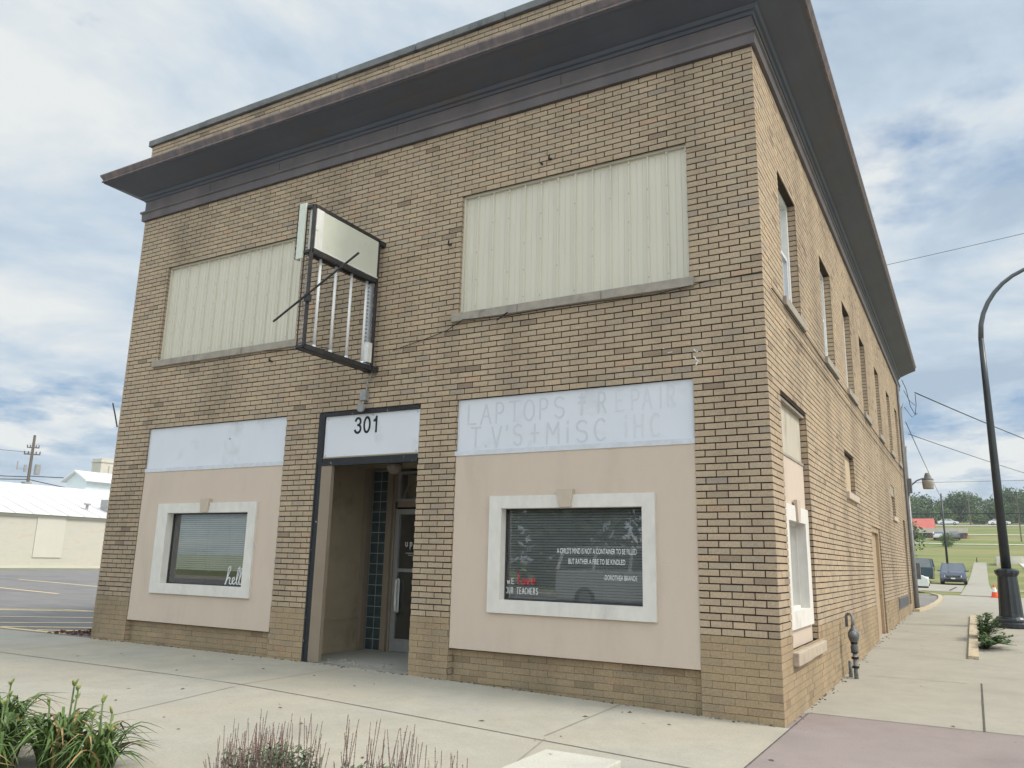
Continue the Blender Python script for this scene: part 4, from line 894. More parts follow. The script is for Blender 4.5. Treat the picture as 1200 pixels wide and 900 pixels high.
for k in range(26):
    x = random.uniform(-6.2,-4.8); y = random.uniform(.0,.35); r = random.uniform(.008,.02); z=.139
    mb.hexa([(x-r,y-r,z),(x+r,y-r,z),(x+r,y+r,z),(x-r,y+r,z)],[(x-r*.6,y-r*.6,z+r),(x+r*.6,y-r*.6,z+r),(x+r*.6,y+r*.6,z+r),(x-r*.6,y+r*.6,z+r)],0,random.random())
tag(mb.build('grit', M['sill']), kind='stuff', label='scattered grit on the floor of the recessed entry')

mb = MB()
for k in range(420):
    if k % 3: x = random.uniform(-10.9,-.0); y = -abs(random.gauss(0,.035))-.004
    else: x = abs(random.gauss(0,.04))+.004; y = random.uniform(0,20)
    if k % 3 and -3.9<x<-.8 or -10<x<-7: y += .03
    z = h(x,y); r = random.uniform(.005,.016); mb.hexa([(x-r,y-r,z),(x+r,y-r,z),(x+r,y+r,z),(x-r,y+r,z)],[(x-r*.4,y-r*.5,z+r*.8),(x+r*.5,y-r*.6,z+r*.7),(x+r*.6,y+r*.3,z+r*.6),(x-r*.6,y+r*.5,z+r*.9)],0,random.random())
tag(mb.build('grit', M['debris_g']), kind='stuff', label='fine grit and crumbs gathered along the foot of the brick walls')
mb = MB()
for k in range(46):
    x = random.uniform(-9,6); y = random.uniform(-4.2,-.3) if x < 0 else random.uniform(-2,9); r = random.uniform(.006,.02); z = h(x,y)+.003; a_ = random.uniform(0,6.28); u_ = (math.cos(a_)*r*2,math.sin(a_)*r*2); w_ = (-math.sin(a_)*r*.7,math.cos(a_)*r*.7)
    mb.face([(x-u_[0],y-u_[1],z),(x+w_[0],y+w_[1],z+.006),(x+u_[0],y+u_[1],z+.002),(x-w_[0],y-w_[1],z+.008)],0,random.random())
tag(mb.build('fallen_leaf_bits', M['debris']), kind='stuff', label='few dry leaf bits blown over the sidewalk')
# hairline cracks in the slabs
mb = MB()
for (x,y,dx,dy,n) in ((2.9,1.1,.18,.5,9),(4.8,.9,.1,-.4,7)):
    p = [(x,y)]
    for k in range(n): p.append((p[-1][0]+dx+random.uniform(-.12,.12), p[-1][1]+dy+random.uniform(-.12,.12)))
    strip_mb(mb, p, .005, .0045, seg=.3)
tag(mb.build('hairline_crack', M['joint']), kind='structure')

# ------------------------------------------------------------------ planter and plants
mb = MB(); mb.box(-7.5,-1.75,-4.55,-4.33,-.02,.05); mb.box(-1.95,-1.75,-6.2,-4.55,-.02,.05)
tag(mb.build('planter_kerb', M['kerb'], bevel=.015), 'pale concrete kerb edging the planting bed at the bottom left', 'kerb')
mb = MB(); mb.box(-7.4,-.2,-6.4,-4.56,-.02,.035); tag(mb.build('planter_soil', M['soil']), kind='structure')
mb = MB(); mb.box(-1.33,-.70,-4.3,-2.42,-.02,.075); tag(mb.build('concrete_slab', M['slabc'], bevel=.01), 'raised near-white concrete slab on the sidewalk at the bottom of the picture', 'slab')
def lily(x, y, n, hgt, label, stalks, seed, spread=.42):
    random.seed(seed); z = .03; o = empty('daylily', (x,y,z), 0, label, 'daylily', 'daylilies in the planting bed')
    mb = MB(); dry = MB()
    for k in range(n):
        a = random.uniform(0,6.283); L_ = random.uniform(.6,1)*hgt*1.5; reach = random.uniform(.25,1.0)*spread; hh_ = hgt*random.uniform(.55,1.0); w = random.uniform(.007,.0125)
        bx_, by_ = x+random.uniform(-.09,.09), y+random.uniform(-.09,.09); d = Vector((math.cos(a),math.sin(a),0)); s = Vector((-d.y,d.x,0)); prev = None; aa = random.random(); T = dry if random.random()<.07 else mb
        drop = random.uniform(.0,.75)
        for i in range(10):
            t = i/9; p = Vector((bx_,by_,z))+d*reach*(t**1.6)*1.25+Vector((0,0,hh_*(1-(1-min(1,t*1.35))**2)-hh_*drop*max(0,t-.6)**1.6*3.2))
            ww = w*(1-t**3)*(.7+.6*min(1,t*4)); fold = Vector((0,0,ww*.5))
            cur = (p-s*ww+fold, p, p+s*ww+fold)
            if prev: T.face([prev[0],prev[1],cur[1],cur[0]],0,aa); T.face([prev[1],prev[2],cur[2],cur[1]],0,aa)
            prev = cur
    mb.build('foliage', M['lily'], o, smooth=True)
    if dry.f: dry.build('dry_foliage', M['lilydry'], o)
    for (sx_, sy_, sh, kind) in stalks:
        mb = MB(); b0 = Vector((x+sx_*.6,y+sy_*.5,z)); tp = Vector((x+sx_,y+sy_,z+sh+.07)); mb.tube([b0,b0.lerp(tp,.5)+Vector((.008,0,0)),tp],[.0085,.007,.005],6)
        st = mb.build('flower_stalk', M['lily'], o, smooth=True)
        bm_ = MB(); ym = MB()
        for k in range(7 if kind else 4):
            a = random.uniform(0,6.28); d = Vector((math.cos(a)*.5,math.sin(a)*.5,.9)).normalized(); l = random.uniform(.028,.05)
            st0 = tp-Vector((0,0,random.choice((0,.0,.01,.06,.12)) if kind else random.uniform(0,.03)))
            (ym if (kind == 2 and k == 1) else bm_).tube([st0,st0+d*l*.35,st0+d*l*.75,st0+d*l*(1.0 if kind!=2 else 1.3)],[.003,.0075,.007,.002],6)
        bm_.build('flower_bud', M['bud'], st, smooth=True)
        if ym.f: ym.build('flower_bud', M['budy'], st, smooth=True)
lily(-4.42,-4.95,150,.46,'leafy daylily clump at the far left with dry flower heads',[(-.05,.1,.46,0),(.12,.0,.40,0),(-.2,.05,.38,0)],11)
lily(-4.05,-5.12,130,.40,'low spreading daylily clump in front of the leftmost one',[(.0,.0,.40,0)],12)
lily(-3.78,-4.86,130,.40,'daylily clump with the tallest budded flower stalk',[(-.0,.05,.50,1),(.035,.06,.47,1),(-.18,.0,.38,0)],13)
lily(-3.43,-4.82,95,.35,'rightmost daylily clump with one yellow tipped bud and arching leaves',[(.0,.0,.43,1),(.085,.02,.37,2),(-.09,.0,.33,0),(.16,-.02,.18,0)],14,spread=.40)
lily(-3.95,-5.5,120,.36,'daylily clump nearest the bottom edge',[],15)
random.seed(99)
def spikes(x, y, n, hmin, hmax, rad, label, leafy):
    z = .03; hmin += .07; hmax += .07; o = empty('salvia', (x,y,z), 0, label, 'perennial', 'spent salvia clumps in the planting bed')
    mb = MB()
    for k in range(n):
        a = random.uniform(0,6.283); r = rad*math.sqrt(random.random()); bx_,by_ = x+r*math.cos(a), y+r*math.sin(a)*.6; hh_ = hmin*.8+(hmax-hmin*.8)*random.random()**1.5; lean = Vector((random.uniform(-.07,.08),random.uniform(-.05,.05),0))
        p0 = Vector((bx_,by_,z)); p1 = p0+lean*.4+Vector((0,0,hh_*.6)); p2 = p0+lean+Vector((0,0,hh_)); mb.tube([p0,p1,p2],[.0025,.002,.0016],4)
        aa = random.random(); m_ = int(hh_*.6/.009)
        for i in range(m_):
            t = .35+.65*i/m_; c = p0.lerp(p1,t/.6) if t<.6 else p1.lerp(p2,(t-.6)/.4); b = random.uniform(0,6.28); s = .0078*(1.15-t*.5)
            q = [c+Vector((math.cos(b+j*2.1)*s,math.sin(b+j*2.1)*s,random.uniform(-.003,.008))) for j in range(3)]; mb.face(q,0,aa)
    mb.build('flower_spike', M['stalk'], o)
    lf = MB()
    for k in range(leafy):
        a = random.uniform(0,6.28); r = rad*.8*math.sqrt(random.random()); c = Vector((x+r*math.cos(a),y+r*math.sin(a)*.6,z+random.uniform(.05,hmin*.98))); b = random.uniform(0,6.28); d = Vector((math.cos(b),math.sin(b),random.uniform(0,.8)))*.035; s = Vector((-math.sin(b),math.cos(b),.2))*.008
        lf.face([c,c+d*.5+s,c+d,c+d*.5-s],0,random.random())
    if lf.f: lf.build('foliage', M['sage'], o)
spikes(-2.10,-4.75,150,.28,.45,.26,'leftmost clump of dense brown purple salvia spikes',420)
spikes(-1.63,-4.9,85,.38,.57,.24,'clump of taller arching brown salvia spikes with green leaves, second from the left',1100)
spikes(-1.10,-4.85,90,.34,.60,.24,'clump with the tallest brown salvia spikes over grey green leaves',1200)
spikes(-.72,-4.80,40,.30,.50,.22,'sparse rightmost clump of thin salvia spikes',200)
random.seed(5)

# ------------------------------------------------------------------ vehicles
def vehicle(name, label, loc, rz, paint, style, group=None, detail=True):
    o = empty(name, loc, rz, label, 'van' if style=='van' else 'car', group)
    if style == 'sedan': L_,W2,H_ = 4.7,.92,1.46; low = [(-2.35,.62),(-2.32,.95),(-1.6,1.02),(-1.2,1.03),(.95,1.00),(1.3,.95),(2.1,.82),(2.33,.66),(2.36,.45)]; roof = [(-1.75,1.0),(-1.0,1.42),(-.2,1.47),(.45,1.42),(1.15,.97)]
    elif style == 'minivan': L_,W2,H_ = 4.9,.98,1.75; low = [(-2.45,.6),(-2.42,1.1),(-1.2,1.13),(.95,1.10),(1.4,1.08),(2.1,.96),(2.4,.78),(2.45,.5)]; roof = [(-2.4,1.1),(-2.2,1.66),(-1.0,1.75),(.3,1.70),(1.45,1.07)]
    elif style == 'van': L_,W2,H_ = 5.2,1.0,2.0; low = [(-2.6,.6),(-2.58,1.2),(-1.2,1.22),(1.4,1.20),(1.7,1.15),(2.4,.98),(2.6,.8),(2.62,.5)]; roof = [(-2.56,1.2),(-2.45,1.93),(-1.0,2.02),(.9,1.98),(1.75,1.14)]
    else: L_,W2,H_ = 5.0,1.0,1.85; low = [(-2.5,.6),(-2.48,1.12),(-1.2,1.16),(1.0,1.15),(1.3,1.13),(2.2,1.05),(2.45,.9),(2.5,.55)]; roof = [(-2.45,1.14),(-2.3,1.78),(-1.0,1.86),(.4,1.82),(1.25,1.12)]
    zb = .28
    # body: sections across the width give a rounded shoulder
    mb = MB(); secs = []
    outline = [(low[0][0]+.05, zb)] + low + [(low[-1][0]-.05, zb)]
    for (f, ins) in ((-1,.10),(-.985,.03),(-.90,0),(.90,0),(.985,.03),(1,.10)):
        cxm = 0; secs.append([(x*(1-ins*.25), f*W2, zb+(z-zb)*(1-ins*.6)+ins*.1) for x,z in outline])
    n = len(outline); i0 = 0
    for s in secs: mb.v += s
    for k in range(len(secs)-1):
        for i in range(n):
            a = k*n+i; b = k*n+(i+1)%n; mb.f.append((a,b,b+n,a+n)); mb.mi.append(0); mb.at.append(.5)
    mb.f.append(tuple(range(n))); mb.mi.append(0); mb.at.append(.5); mb.f.append(tuple((len(secs)-1)*n+i for i in reversed(range(n)))); mb.mi.append(0); mb.at.append(.5)
    body = mb.build('body', paint, o, world=False)
    # greenhouse (glass) + roof skin + pillars
    def yw(z): return W2*.93-(z-roof[0][1])*.22
    mb = MB()
    for s in (-1,1):
        mb.face([(x, s*yw(z), z) for x,z in (roof if s>0 else roof[::-1])])
    for (x0,z0),(x1,z1) in zip(roof,roof[1:]):
        mb.face([(x0,-yw(z0),z0),(x1,-yw(z1),z1),(x1,yw(z1),z1),(x0,yw(z0),z0)])
    mb.build('window', M['carglass'], o, world=False)
    mb = MB(); e = .012
    for (x0,z0),(x1,z1) in list(zip(roof,roof[1:]))[1:-1]: mb.hexa([(x0,-yw(z0)-e,z0-.03),(x1,-yw(z1)-e,z1-.03),(x1,yw(z1)+e,z1-.03),(x0,yw(z0)+e,z0-.03)],[(x0,-yw(z0)+.02,z0+e),(x1,-yw(z1)+.02,z1+e),(x1,yw(z1)-.02,z1+e),(x0,yw(z0)-.02,z0+e)])
    for s in (-1,1):
        for (x0,z0),(x1,z1) in ((roof[0],roof[1]),(roof[-2],roof[-1])): mb.bar((x0,s*(yw(z0)+.004),z0),(x1,s*(yw(z1)+.004),z1),.09 if style!='van' else .12,.09)
        for xp in ((-.35,) if style=='sedan' else (-1.25,-.1)):
            z1 = interp(xp,roof); mb.bar((xp,s*(yw(1.1)+.006),roof[0][1]),(xp+.04,s*(yw(z1)+.006),z1),.08,.06)
    mb.build('roof', paint, o, world=False)
    for (wx,wy) in ((L_*.30,1),(L_*.30,-1),(-L_*.30,1),(-L_*.30,-1)):
        mb = MB(); y = wy*(W2-.10); mb.tube([(wx,y-wy*.12,.33),(wx,y+wy*.10,.33),(wx,y+wy*.115,.33)],[.33,.33,.30],20); wo = mb.build('wheel', M['rubber'], o, world=False)
        mb = MB(); mb.tube([(wx,y+wy*.10,.33),(wx,y+wy*.125,.33)],[.21,.19],14); mb.build('rim', M['rim'], wo, world=False)
    fx = low[-1][0]
    for s in (-1,1):
        mb = MB(); mb.hexa([(fx-.30,s*W2*.95,.62),(fx-.02,s*W2*.62,.60),(fx+.012,s*W2*.60,.60),(fx-.20,s*W2*1.0,.62)][::1],[(fx-.34,s*W2*.94,.78),(fx-.06,s*W2*.64,.74),(fx-.015,s*W2*.62,.74),(fx-.24,s*W2*.99,.78)]); mb.build('headlight', M['headlight'], o, world=False)
        mb = MB(); bx_ = low[0][0]; zt_ = .75 if style=='sedan' else .9; mb.box(bx_-.02,bx_+.10,min(s*W2*.72,s*W2*.97),max(s*W2*.72,s*W2*.97),zt_,zt_+.22); mb.build('taillight', M['taillight'], o, world=False)
        mb = MB(); xm = roof[-1][0]-.35; mb.hexa([(xm-.05,s*(W2-.02),1.02),(xm+.06,s*(W2-.02),1.02),(xm+.06,s*(W2+.20),1.04),(xm-.05,s*(W2+.20),1.04)],[(xm-.05,s*(W2-.02),1.12),(xm+.06,s*(W2-.02),1.12),(xm+.03,s*(W2+.20),1.17),(xm-.05,s*(W2+.20),1.17)]); mb.build('side_mirror', paint, o, world=False)
    mb = MB(); mb.box(fx-.06,fx+.014,-W2*.50,W2*.50,.56,.72); mb.box(fx-.06,fx+.01,-W2*.7,W2*.7,.30,.42); mb.build('grille', M['black'], o, world=False)
    mb = MB(); mb.box(fx-.02,fx+.022,-W2*.52,W2*.52,.715,.745); mb.box(fx-.02,fx+.022,-W2*.42,W2*.42,.62,.64); mb.build('grille_trim', M['chrome'], o, world=False)
    mb = MB(); mb.box(fx-.02,fx+.024,-.16,.16,.44,.55); mb.build('number_plate', M['white'], o, world=False)
    mb = MB(); mb.box(-L_*.49,L_*.49,-W2*.96,W2*.96,.20,.30); mb.build('underbody', M['rubber'], o, world=False)
    return o
# facing the camera: local +x (front) -> world -y
vehicle('parked_minivan', 'dark navy minivan parked facing the camera beside the far sidewalk', (.32,60.5,h(.32,60.5)+.0), R(-90), M['car_blue'], 'minivan').scale = (.88,.86,.88)
vehicle('parked_van', 'dark teal full size van seen from its side behind the building corner', (-3.35,63.5,h(-3.3,63.5)+.0), R(178), M['car_teal'], 'van').scale = (.88,.88,.88)
vehicle('parked_sedan', 'white car with only its nose showing past the brick wall', (-2.75,39.0,h(-3,39)-.02), R(4), M['car_white'], 'sedan')
vehicle('parked_suv', 'silver sport utility vehicle across the street mirrored in the shop window', (-6.9,-14.6,h(-6.9,-14.6)), R(0), M['car_silver'], 'suv')
for k,(x,y,pt,lb) in enumerate(((-3.4,160,'car_white','white car parked before the low pale strip building'),(-1.0,161,'car_grey','grey car parked before the low pale strip building'),(-3.0,222,'car_white','white car up by the tree line near the black pole'),(8.0,221,'car_white','white car up by the tree line near the curved lamp pole'))):
    vehicle('far_car', lb, (x,y,h(x,y)+.06), R(90 if k<2 else 0), M[pt], 'sedan')

# ------------------------------------------------------------------ left: long cream building with white roof
LB = empty('long_building', (-62,40,.05), 0, 'long low cream block building with white metal roof behind the parking lot', 'building')
ax, bx2, ay, by = -62.0, -82.0, 8.0, 70.0
zl, ze, zr = .05, 4.25, 7.0
mb = MB(); mb.box(bx2, ax, ay, by, -.2, ze-.25); mb.build('wall', M['creamwall'], LB)
mb = MB(); mb.box(ax,ax+.10,ay-.1,by,ze-.25,ze-.04); mb.box(ax,ax+.05,ay,by,.0,.28); mb.build('eave_band', M['creampatch'], LB)
mb = MB(); xr = (ax+bx2)/2
mb.hexa([(bx2-.3,ay-.2,ze-.05),(ax+.35,ay-.2,ze-.05),(ax+.35,by,ze-.05),(bx2-.3,by,ze-.05)],[(xr-.1,ay-.2,zr+.25),(xr+.1,ay-.2,zr+.25),(xr+.1,by,zr+.25),(xr-.1,by,zr+.25)]); 
rf = mb.build('roof', M['whiteroof'], LB)
mb = MB(); y = ay
while y < by: mb.bar((ax+.34,y,ze+.0),(xr+.1,y,zr+.27),.05,.05); y += 1.4
mb.build('roof_seam', M['whiteroof'], rf)
for q0 in (28.1,34.2,21.0):
    mb = MB(); mb.box(ax,ax+.07,q0,q0+2.3,.9,4.0); mb.build('boarded_bay', M['creampatch'], LB)
mb = MB(); mb.tube([(-64,33.3,4.6),(-64,33.3,5.35)],.12,8); mb.tube([(-64,33.3,5.35),(-64,33.3,5.45)],.3,8); mb.build('roof_vent', M['greyvent'], LB)
mb = MB(); mb.box(-64.6,-63.6,34.9,36.0,4.7,5.9); mb.build('roof_unit', M['greyvent'], LB)
# cupola-like upper shed and chimney block behind the ridge
cu = empty('roof_shed', (-74,40,6), 0, 'small pale gabled shed rising above the white roof', 'shed')
mb = MB(); mb.box(-76.2,-73,38.6,52,6.0,8.3); mb.hexa([(-76.2,38.6,8.3),(-73,38.6,8.3),(-73,52,8.3),(-76.2,52,8.3)],[(-74.65,38.6,9.1),(-74.55,38.6,9.1),(-74.55,52,9.1),(-74.65,52,9.1)]); mb.build('wall', M['palesiding'], cu)
mb = MB()
for s_ in (-1,1): mb.hexa([(-74.6,38.2,9.1),(-74.6+s_*2.1,38.2,8.1),(-74.6+s_*2.1,52,8.1),(-74.6,52,9.1)],[(-74.6,38.2,9.25),(-74.6+s_*2.1,38.2,8.25),(-74.6+s_*2.1,52,8.25),(-74.6,52,9.25)])
mb.build('roof', M['whiteroof'], cu)
mb = MB(); mb.box(-90.3,-88.5,49.9,53.5,3,12.4); mb.box(-90.4,-88.4,49.8,53.6,11.95,12.1); mb.box(-88.5,-88.35,50.9,52.6,10.2,11.6)
tag(mb.build('elevator_tower', M['creamwall'], org=(-90,52,3)), 'square cream tower block rising behind the small gabled shed', 'tower')
# utility pole left with transformer
up = empty('utility_pole', (-95,45.2,0), 0, 'weathered wooden utility pole with transformer rising behind the white roof', 'utility pole')
def at(px_x, dy): return None
PX, PY = -95.0, 45.2
mb = MB(); mb.tube([(PX,PY,0),(PX,PY,14.9)],[.24,.15],8); mb.build('pole', M['wood'], up)
mb = MB(); mb.bar((PX-.55,PY-.65,12.6),(PX+.55,PY+.65,12.6),.12,.14); mb.bar((PX-.4,PY-.5,13.4),(PX+.4,PY+.5,13.4),.10,.12)
for s in (-1,-.5,.5,1): mb.tube([(PX+s*.52,PY+s*.62,12.65),(PX+s*.52,PY+s*.62,12.95)],.07,6); mb.tube([(PX+s*.38,PY+s*.47,13.45),(PX+s*.38,PY+s*.47,13.7)],.06,6)
mb.build('crossarm', M['wood'], up)
mb = MB(); mb.tube([(PX+.5,PY+.6,10.2),(PX+.5,PY+.6,11.4)],.32,12); mb.build('transformer', M['greyvent'], up)
mb = MB(); mb.tube([(PX-.3,PY-.4,10.5),(PX-.3,PY-.4,11.3)],.16,8); mb.tube([(PX-.9,PY-1.0,10.7),(PX-.9,PY-1.0,11.7)],.06,6); mb.bar((PX-.9,PY-1.0,10.8),(PX,PY,10.8),.06); mb.box(PX-.5,PX+.3,PY-.5,PY+.3,9.0,9.3); mb.build('fuse_box', M['greyvent'], up)
for k,(p,q,s,lb) in enumerate((((PX,PY,9.9),(-100,10,10.6),.7,'upper of the dark wires running left from the wooden utility pole'),((PX,PY,9.6),(-100,8,8.6),.5,'lower of the dark wires running left from the wooden utility pole'),((PX,PY,10.0),(-80,80,14),.9,'dark wire running right from the wooden utility pole to the cream tower'),((PX,PY,9.6),(-78,62,5.6),.2,'dark wire sloping down right from the wooden utility pole to the gabled shed'),((PX,PY,12.8),(-110,0,15.2),.6,'faint thin wire leaving the pole crossarm to the left'))):
    wire('utility_wire', lb, [p,q], .05 if k<4 else .025, s)

# ------------------------------------------------------------------ far right: field, buildings, poles, trees
rb = empty('red_roofed_building', (-11,187,h(-11,187)), 0, 'low building with red metal roof on the slope beyond the vehicles', 'building'); z = h(-11,187)-.1
mb = MB(); mb.box(-26,-5.2,187,196,z-1,z+.9); mb.build('wall', M['palewall'], rb)
mb = MB(); mb.hexa([(-26.5,186,z+.5),(-4.9,186,z+.5),(-4.9,197,z+.5),(-26.5,197,z+.5)],[(-26,191.5,z+3.2),(-5.1,191.5,z+3.2),(-5.1,192,z+3.2),(-26,192,z+3.2)]); mb.build('roof', M['redroof'], rb)
st = empty('strip_building', (-8,166,h(-8,166)), 0, 'long low building with pale band above dark brick bays on the far slope', 'building'); z = h(-8,166)-.4
x0,x1 = -22,1.0
mb = MB(); mb.box(x0,x1,166,176,z-.5,z+1.3); mb.build('wall', M['redbrick'], st)
mb = MB(); mb.box(x0-.2,x1+.2,165.6,176.2,z+1.3,z+2.2); mb.build('roof', M['palewall'], st)
for i in range(8):
    mb = MB(); xx = x0+.8+i*2.85; mb.box(xx,xx+1.7,165.93,166.0,z+.35,z+1.2); mb.build('window', M['window_far'], st)
bp = empty('black_pole', (-.15,66.4,h(-.15,66.4)), 0, 'slim black light pole standing behind the navy minivan', 'pole'); z = h(-.15,66.4)
mb = MB(); mb.tube([(-.15,66.4,z),(-.15,66.4,z+7.0)],[.10,.055],10); mb.build('pole', M['lamp_black'], bp, smooth=True); mb = MB(); mb.lathe([(.2,0),(.2,.25),(.12,.3)],-.15,66.4,10,z0=z); mb.build('base', M['lamp_black'], bp)
def post(x, y, hh_, r, m, label, name='utility_pole', arm=0, cat='pole', group=None):
    z = h(x,y); o = empty(name, (x,y,z), 0, label, cat, group); mb = MB(); mb.tube([(x,y,z-.1),(x,y,z+hh_)],[r,r*.7],8); mb.build('pole', M[m], o)
    if arm: mb = MB(); mb.bar((x-arm,y,z+hh_-.5),(x+arm,y,z+hh_-.5),.15); mb.build('crossarm', M[m], o)
post(6.1,150,8.5,.14,'wood','wooden pole on the grass left of the curved street lamp, at the lower track')
post(9.3,158,8.5,.12,'wood','grey wooden pole on the grass nearest the curved street lamp')
post(1.9,222,8,.16,'wood','wooden pole at the tree line between the black pole and the street lamp', arm=.8)
post(4.4,100,2.1,.06,'wood','short post at the edge of the pale concrete apron', 'short_post', cat='post')
post(2.05,105.5,.55,.06,'steel_dk','tiny dark post at the top end of the narrow footpath','short_post', cat='post')
for k,(zz,yy) in enumerate(((12.05,100),(12.9,120))): pass
wire('power_line', 'thick dark cable bundle crossing level in front of the far tree line', [(-22,100,8.15),(34,100,8.05)], .06, .1)
wire('power_line', 'thin wire crossing the sky just above the far tree line', [(-22,100,11.9),(34,100,11.8)], .022, .1)
# white vehicles hint / fence by the street lamp base
mb = MB(); 
for k in range(8): mb.box(5.2+k*.9,5.28+k*.9,52,52.08,h(5.2+k*.9,52),h(5.2+k*.9,52)+.75)
mb.box(5.2,12,52.02,52.06,h(6,52)+.62,h(6,52)+.70); mb.box(5.2,12,52.02,52.06,h(6,52)+.3,h(6,52)+.38)
tag(mb.build('low_railing', M['white']), 'low white railing at the right edge behind the street lamp base', 'railing')
# retaining edge by apron
mb = MB(); mb.box(3.95,4.1,98,104,h(4,100)-.2,h(4,100)+.95); mb.box(4.1,30,103.6,104,h(6,103)-.2,h(6,103)+.9)
tag(mb.build('retaining_wall', M['kerb']), 'pale concrete retaining wall left of the street lamp pole', 'wall')

def make_tree_mesh(seed, hgt, wid, n, leaf, m, trunk=.28, low=.12):
    random.seed(seed); tr = MB(); cr = MB()
    tr.tube([(0,0,-.3),(.05,0,hgt*.25),(0,.05,hgt*.5),(0,0,hgt*.75)],[hgt*.028,hgt*.022,hgt*.015,hgt*.005],8)
    lobes = []
    for k in range(17):
        a = random.uniform(0,6.28); r = wid*.5*random.uniform(.25,.72); zz = hgt*random.uniform(low,.86); r *= 1-.5*max(0,(zz/hgt-.6))
        c = Vector((math.cos(a)*r,math.sin(a)*r,zz)); lobes.append((c, wid*random.uniform(.17,.28)))
        tr.tube([(0,0,hgt*random.uniform(.2,.45)), c*.55+Vector((0,0,hgt*.15)), c],[hgt*.012,hgt*.007,hgt*.003],5)
    lobes.append((Vector((0,0,hgt*.82)),wid*.24))
    for k in range(n):
        c, r = random.choice(lobes); r *= 1.12; d = Vector((random.gauss(0,1),random.gauss(0,1),random.gauss(0,.8))).normalized()*r*random.uniform(.45,1.12)
        p = c+d; s = leaf*random.uniform(.6,1.3); u = Vector((random.gauss(0,1),random.gauss(0,1),random.gauss(0,.7))).normalized(); w = u.cross(Vector((random.gauss(0,1),random.gauss(0,1),random.gauss(0,1)))).normalized()
        cr.face([p-u*s*.5,p+w*s*.35,p+u*s*.6,p-w*s*.4],0,random.random())
    return tr, cr
protos = []
def tree_obj(trm, crm, x, y, z, s, rz, label, group, mats):
    o = empty('tree', (x,y,z), rz, label, 'tree', group); o.scale = (s,s,s*random.uniform(.92,1.08))
    for nm, me in (('trunk',trm),('crown',crm)):
        c = bpy.data.objects.new(nm, me); C.objects.link(c); c.parent = o
    return o
def proto(seed, hgt, wid, n, leaf, m):
    tr, cr = make_tree_mesh(seed, hgt, wid, n, leaf, m)
    a = tr.build('trunk', M['bark'], None); b = cr.build('crown', M[m], None); ms = (a.data, b.data)
    for q in (a,b): bpy.data.objects.remove(q)
    return ms
P4 = [proto(1,10,11,2600,.75,'leaf'), proto(2,11,9.5,2600,.75,'leaf'), proto(3,9,12,2600,.75,'leaf2'), proto(4,12,11,2800,.75,'leaf2')]
random.seed(21)
xs_t = []
for row,(yb_, sc, x0_, st_) in enumerate(((241,.52,-30,5.6),(254,.68,-33,6.6),(270,.80,-36,7.6))):
    x = x0_
    while x < 42:
        xx = x+random.uniform(-1.8,1.8); yy = yb_+random.uniform(-4,4)
        s = sc*random.uniform(.82,1.12)*(1.0+.25*max(0,(xx-10)/14))
        me = random.choice(P4)
        zz = h(xx,yy)-.3
        tree_obj(me[0], me[1], xx, yy, zz, s, random.uniform(0,6.28), 'leafy green tree in the row on the hill across the far end of the street', 'trees on the far hill', None)
        x += st_
pt = P4[3]; tree_obj(pt[0], pt[1], -4.6, 84, h(-4.6,84)-.4, .42, 1.0, 'dark green tree standing behind the teal van', None, None)
pt = P4[0]; tree_obj(pt[0], pt[1], -1.75, 140, h(-1.75,140), .20, 2.0, 'small round tree in front of the low strip building', None, None)
# trees across the street behind the viewpoint (seen only in reflections)
for k in range(9):
    pt = P4[k%4]; xx = -34+k*7.5+random.uniform(-1.5,1.5); yy=-34+random.uniform(-3,3)
    tree_obj(pt[0], pt[1], xx, yy, h(xx,yy)-.2, random.uniform(.6,.8), random.uniform(0,6.28), 'leafy street tree across the road, mirrored in the shop windows', 'trees across the road', None)

mb = MB(); mb.box(-420,420,-120,480,-3,34)
hz = bpy.data.materials.new('thin_haze'); hz.use_nodes = True; hn = hz.node_tree; hn.nodes.remove(hn.nodes['Principled BSDF'])
pv = hn.nodes.new('ShaderNodeVolumePrincipled'); pv.inputs['Color'].default_value = (.82,.88,.95,1); pv.inputs['Density'].default_value = .00042; hn.links.new(pv.outputs[0], hn.nodes['Material Output'].inputs['Volume'])
tag(mb.build('haze', hz), kind='stuff', label='thin pale haze over the whole place')
# ------------------------------------------------------------------ world, sun, camera
sc = bpy.context.scene
w = bpy.data.worlds.new('World'); sc.world = w; w.use_nodes = True; nt = w.node_tree; N = nt.nodes; L = nt.links
bg = N['Background']
SUN_AZ = R(76); SUN_EL = R(48)      # azimuth clockwise from +Y
sky = N.new('ShaderNodeTexSky'); sky.sky_type = 'NISHITA'; sky.sun_disc = False; sky.sun_elevation = SUN_EL; sky.sun_rotation = SUN_AZ; sky.dust_density = 2.0
tc = N.new('ShaderNodeTexCoord'); sp = N.new('ShaderNodeSeparateXYZ'); L.new(tc.outputs['Generated'], sp.inputs[0])
def math_(op, a, b=None, v=None, clamp=False):
    n = N.new('ShaderNodeMath'); n.operation = op; n.use_clamp = clamp
    if hasattr(a,'links') or hasattr(a,'is_linked'): L.new(a, n.inputs[0])
    else: n.inputs[0].default_value = a
    if b is not None:
        if hasattr(b,'is_linked'): L.new(b, n.inputs[1])
        else: n.inputs[1].default_value = b
    return n.outputs[0]
zc = math_('ADD', math_('MAXIMUM', sp.outputs[2], 0.0), .16)
cmb = N.new('ShaderNodeCombineXYZ'); L.new(math_('DIVIDE', sp.outputs[0], zc), cmb.inputs[0]); L.new(math_('DIVIDE', sp.outputs[1], zc), cmb.inputs[1]); 
mpw = N.new('ShaderNodeMapping'); mpw.inputs['Location'].default_value = (3.1,1.7,0.4); L.new(cmb.outputs[0], mpw.inputs[0])
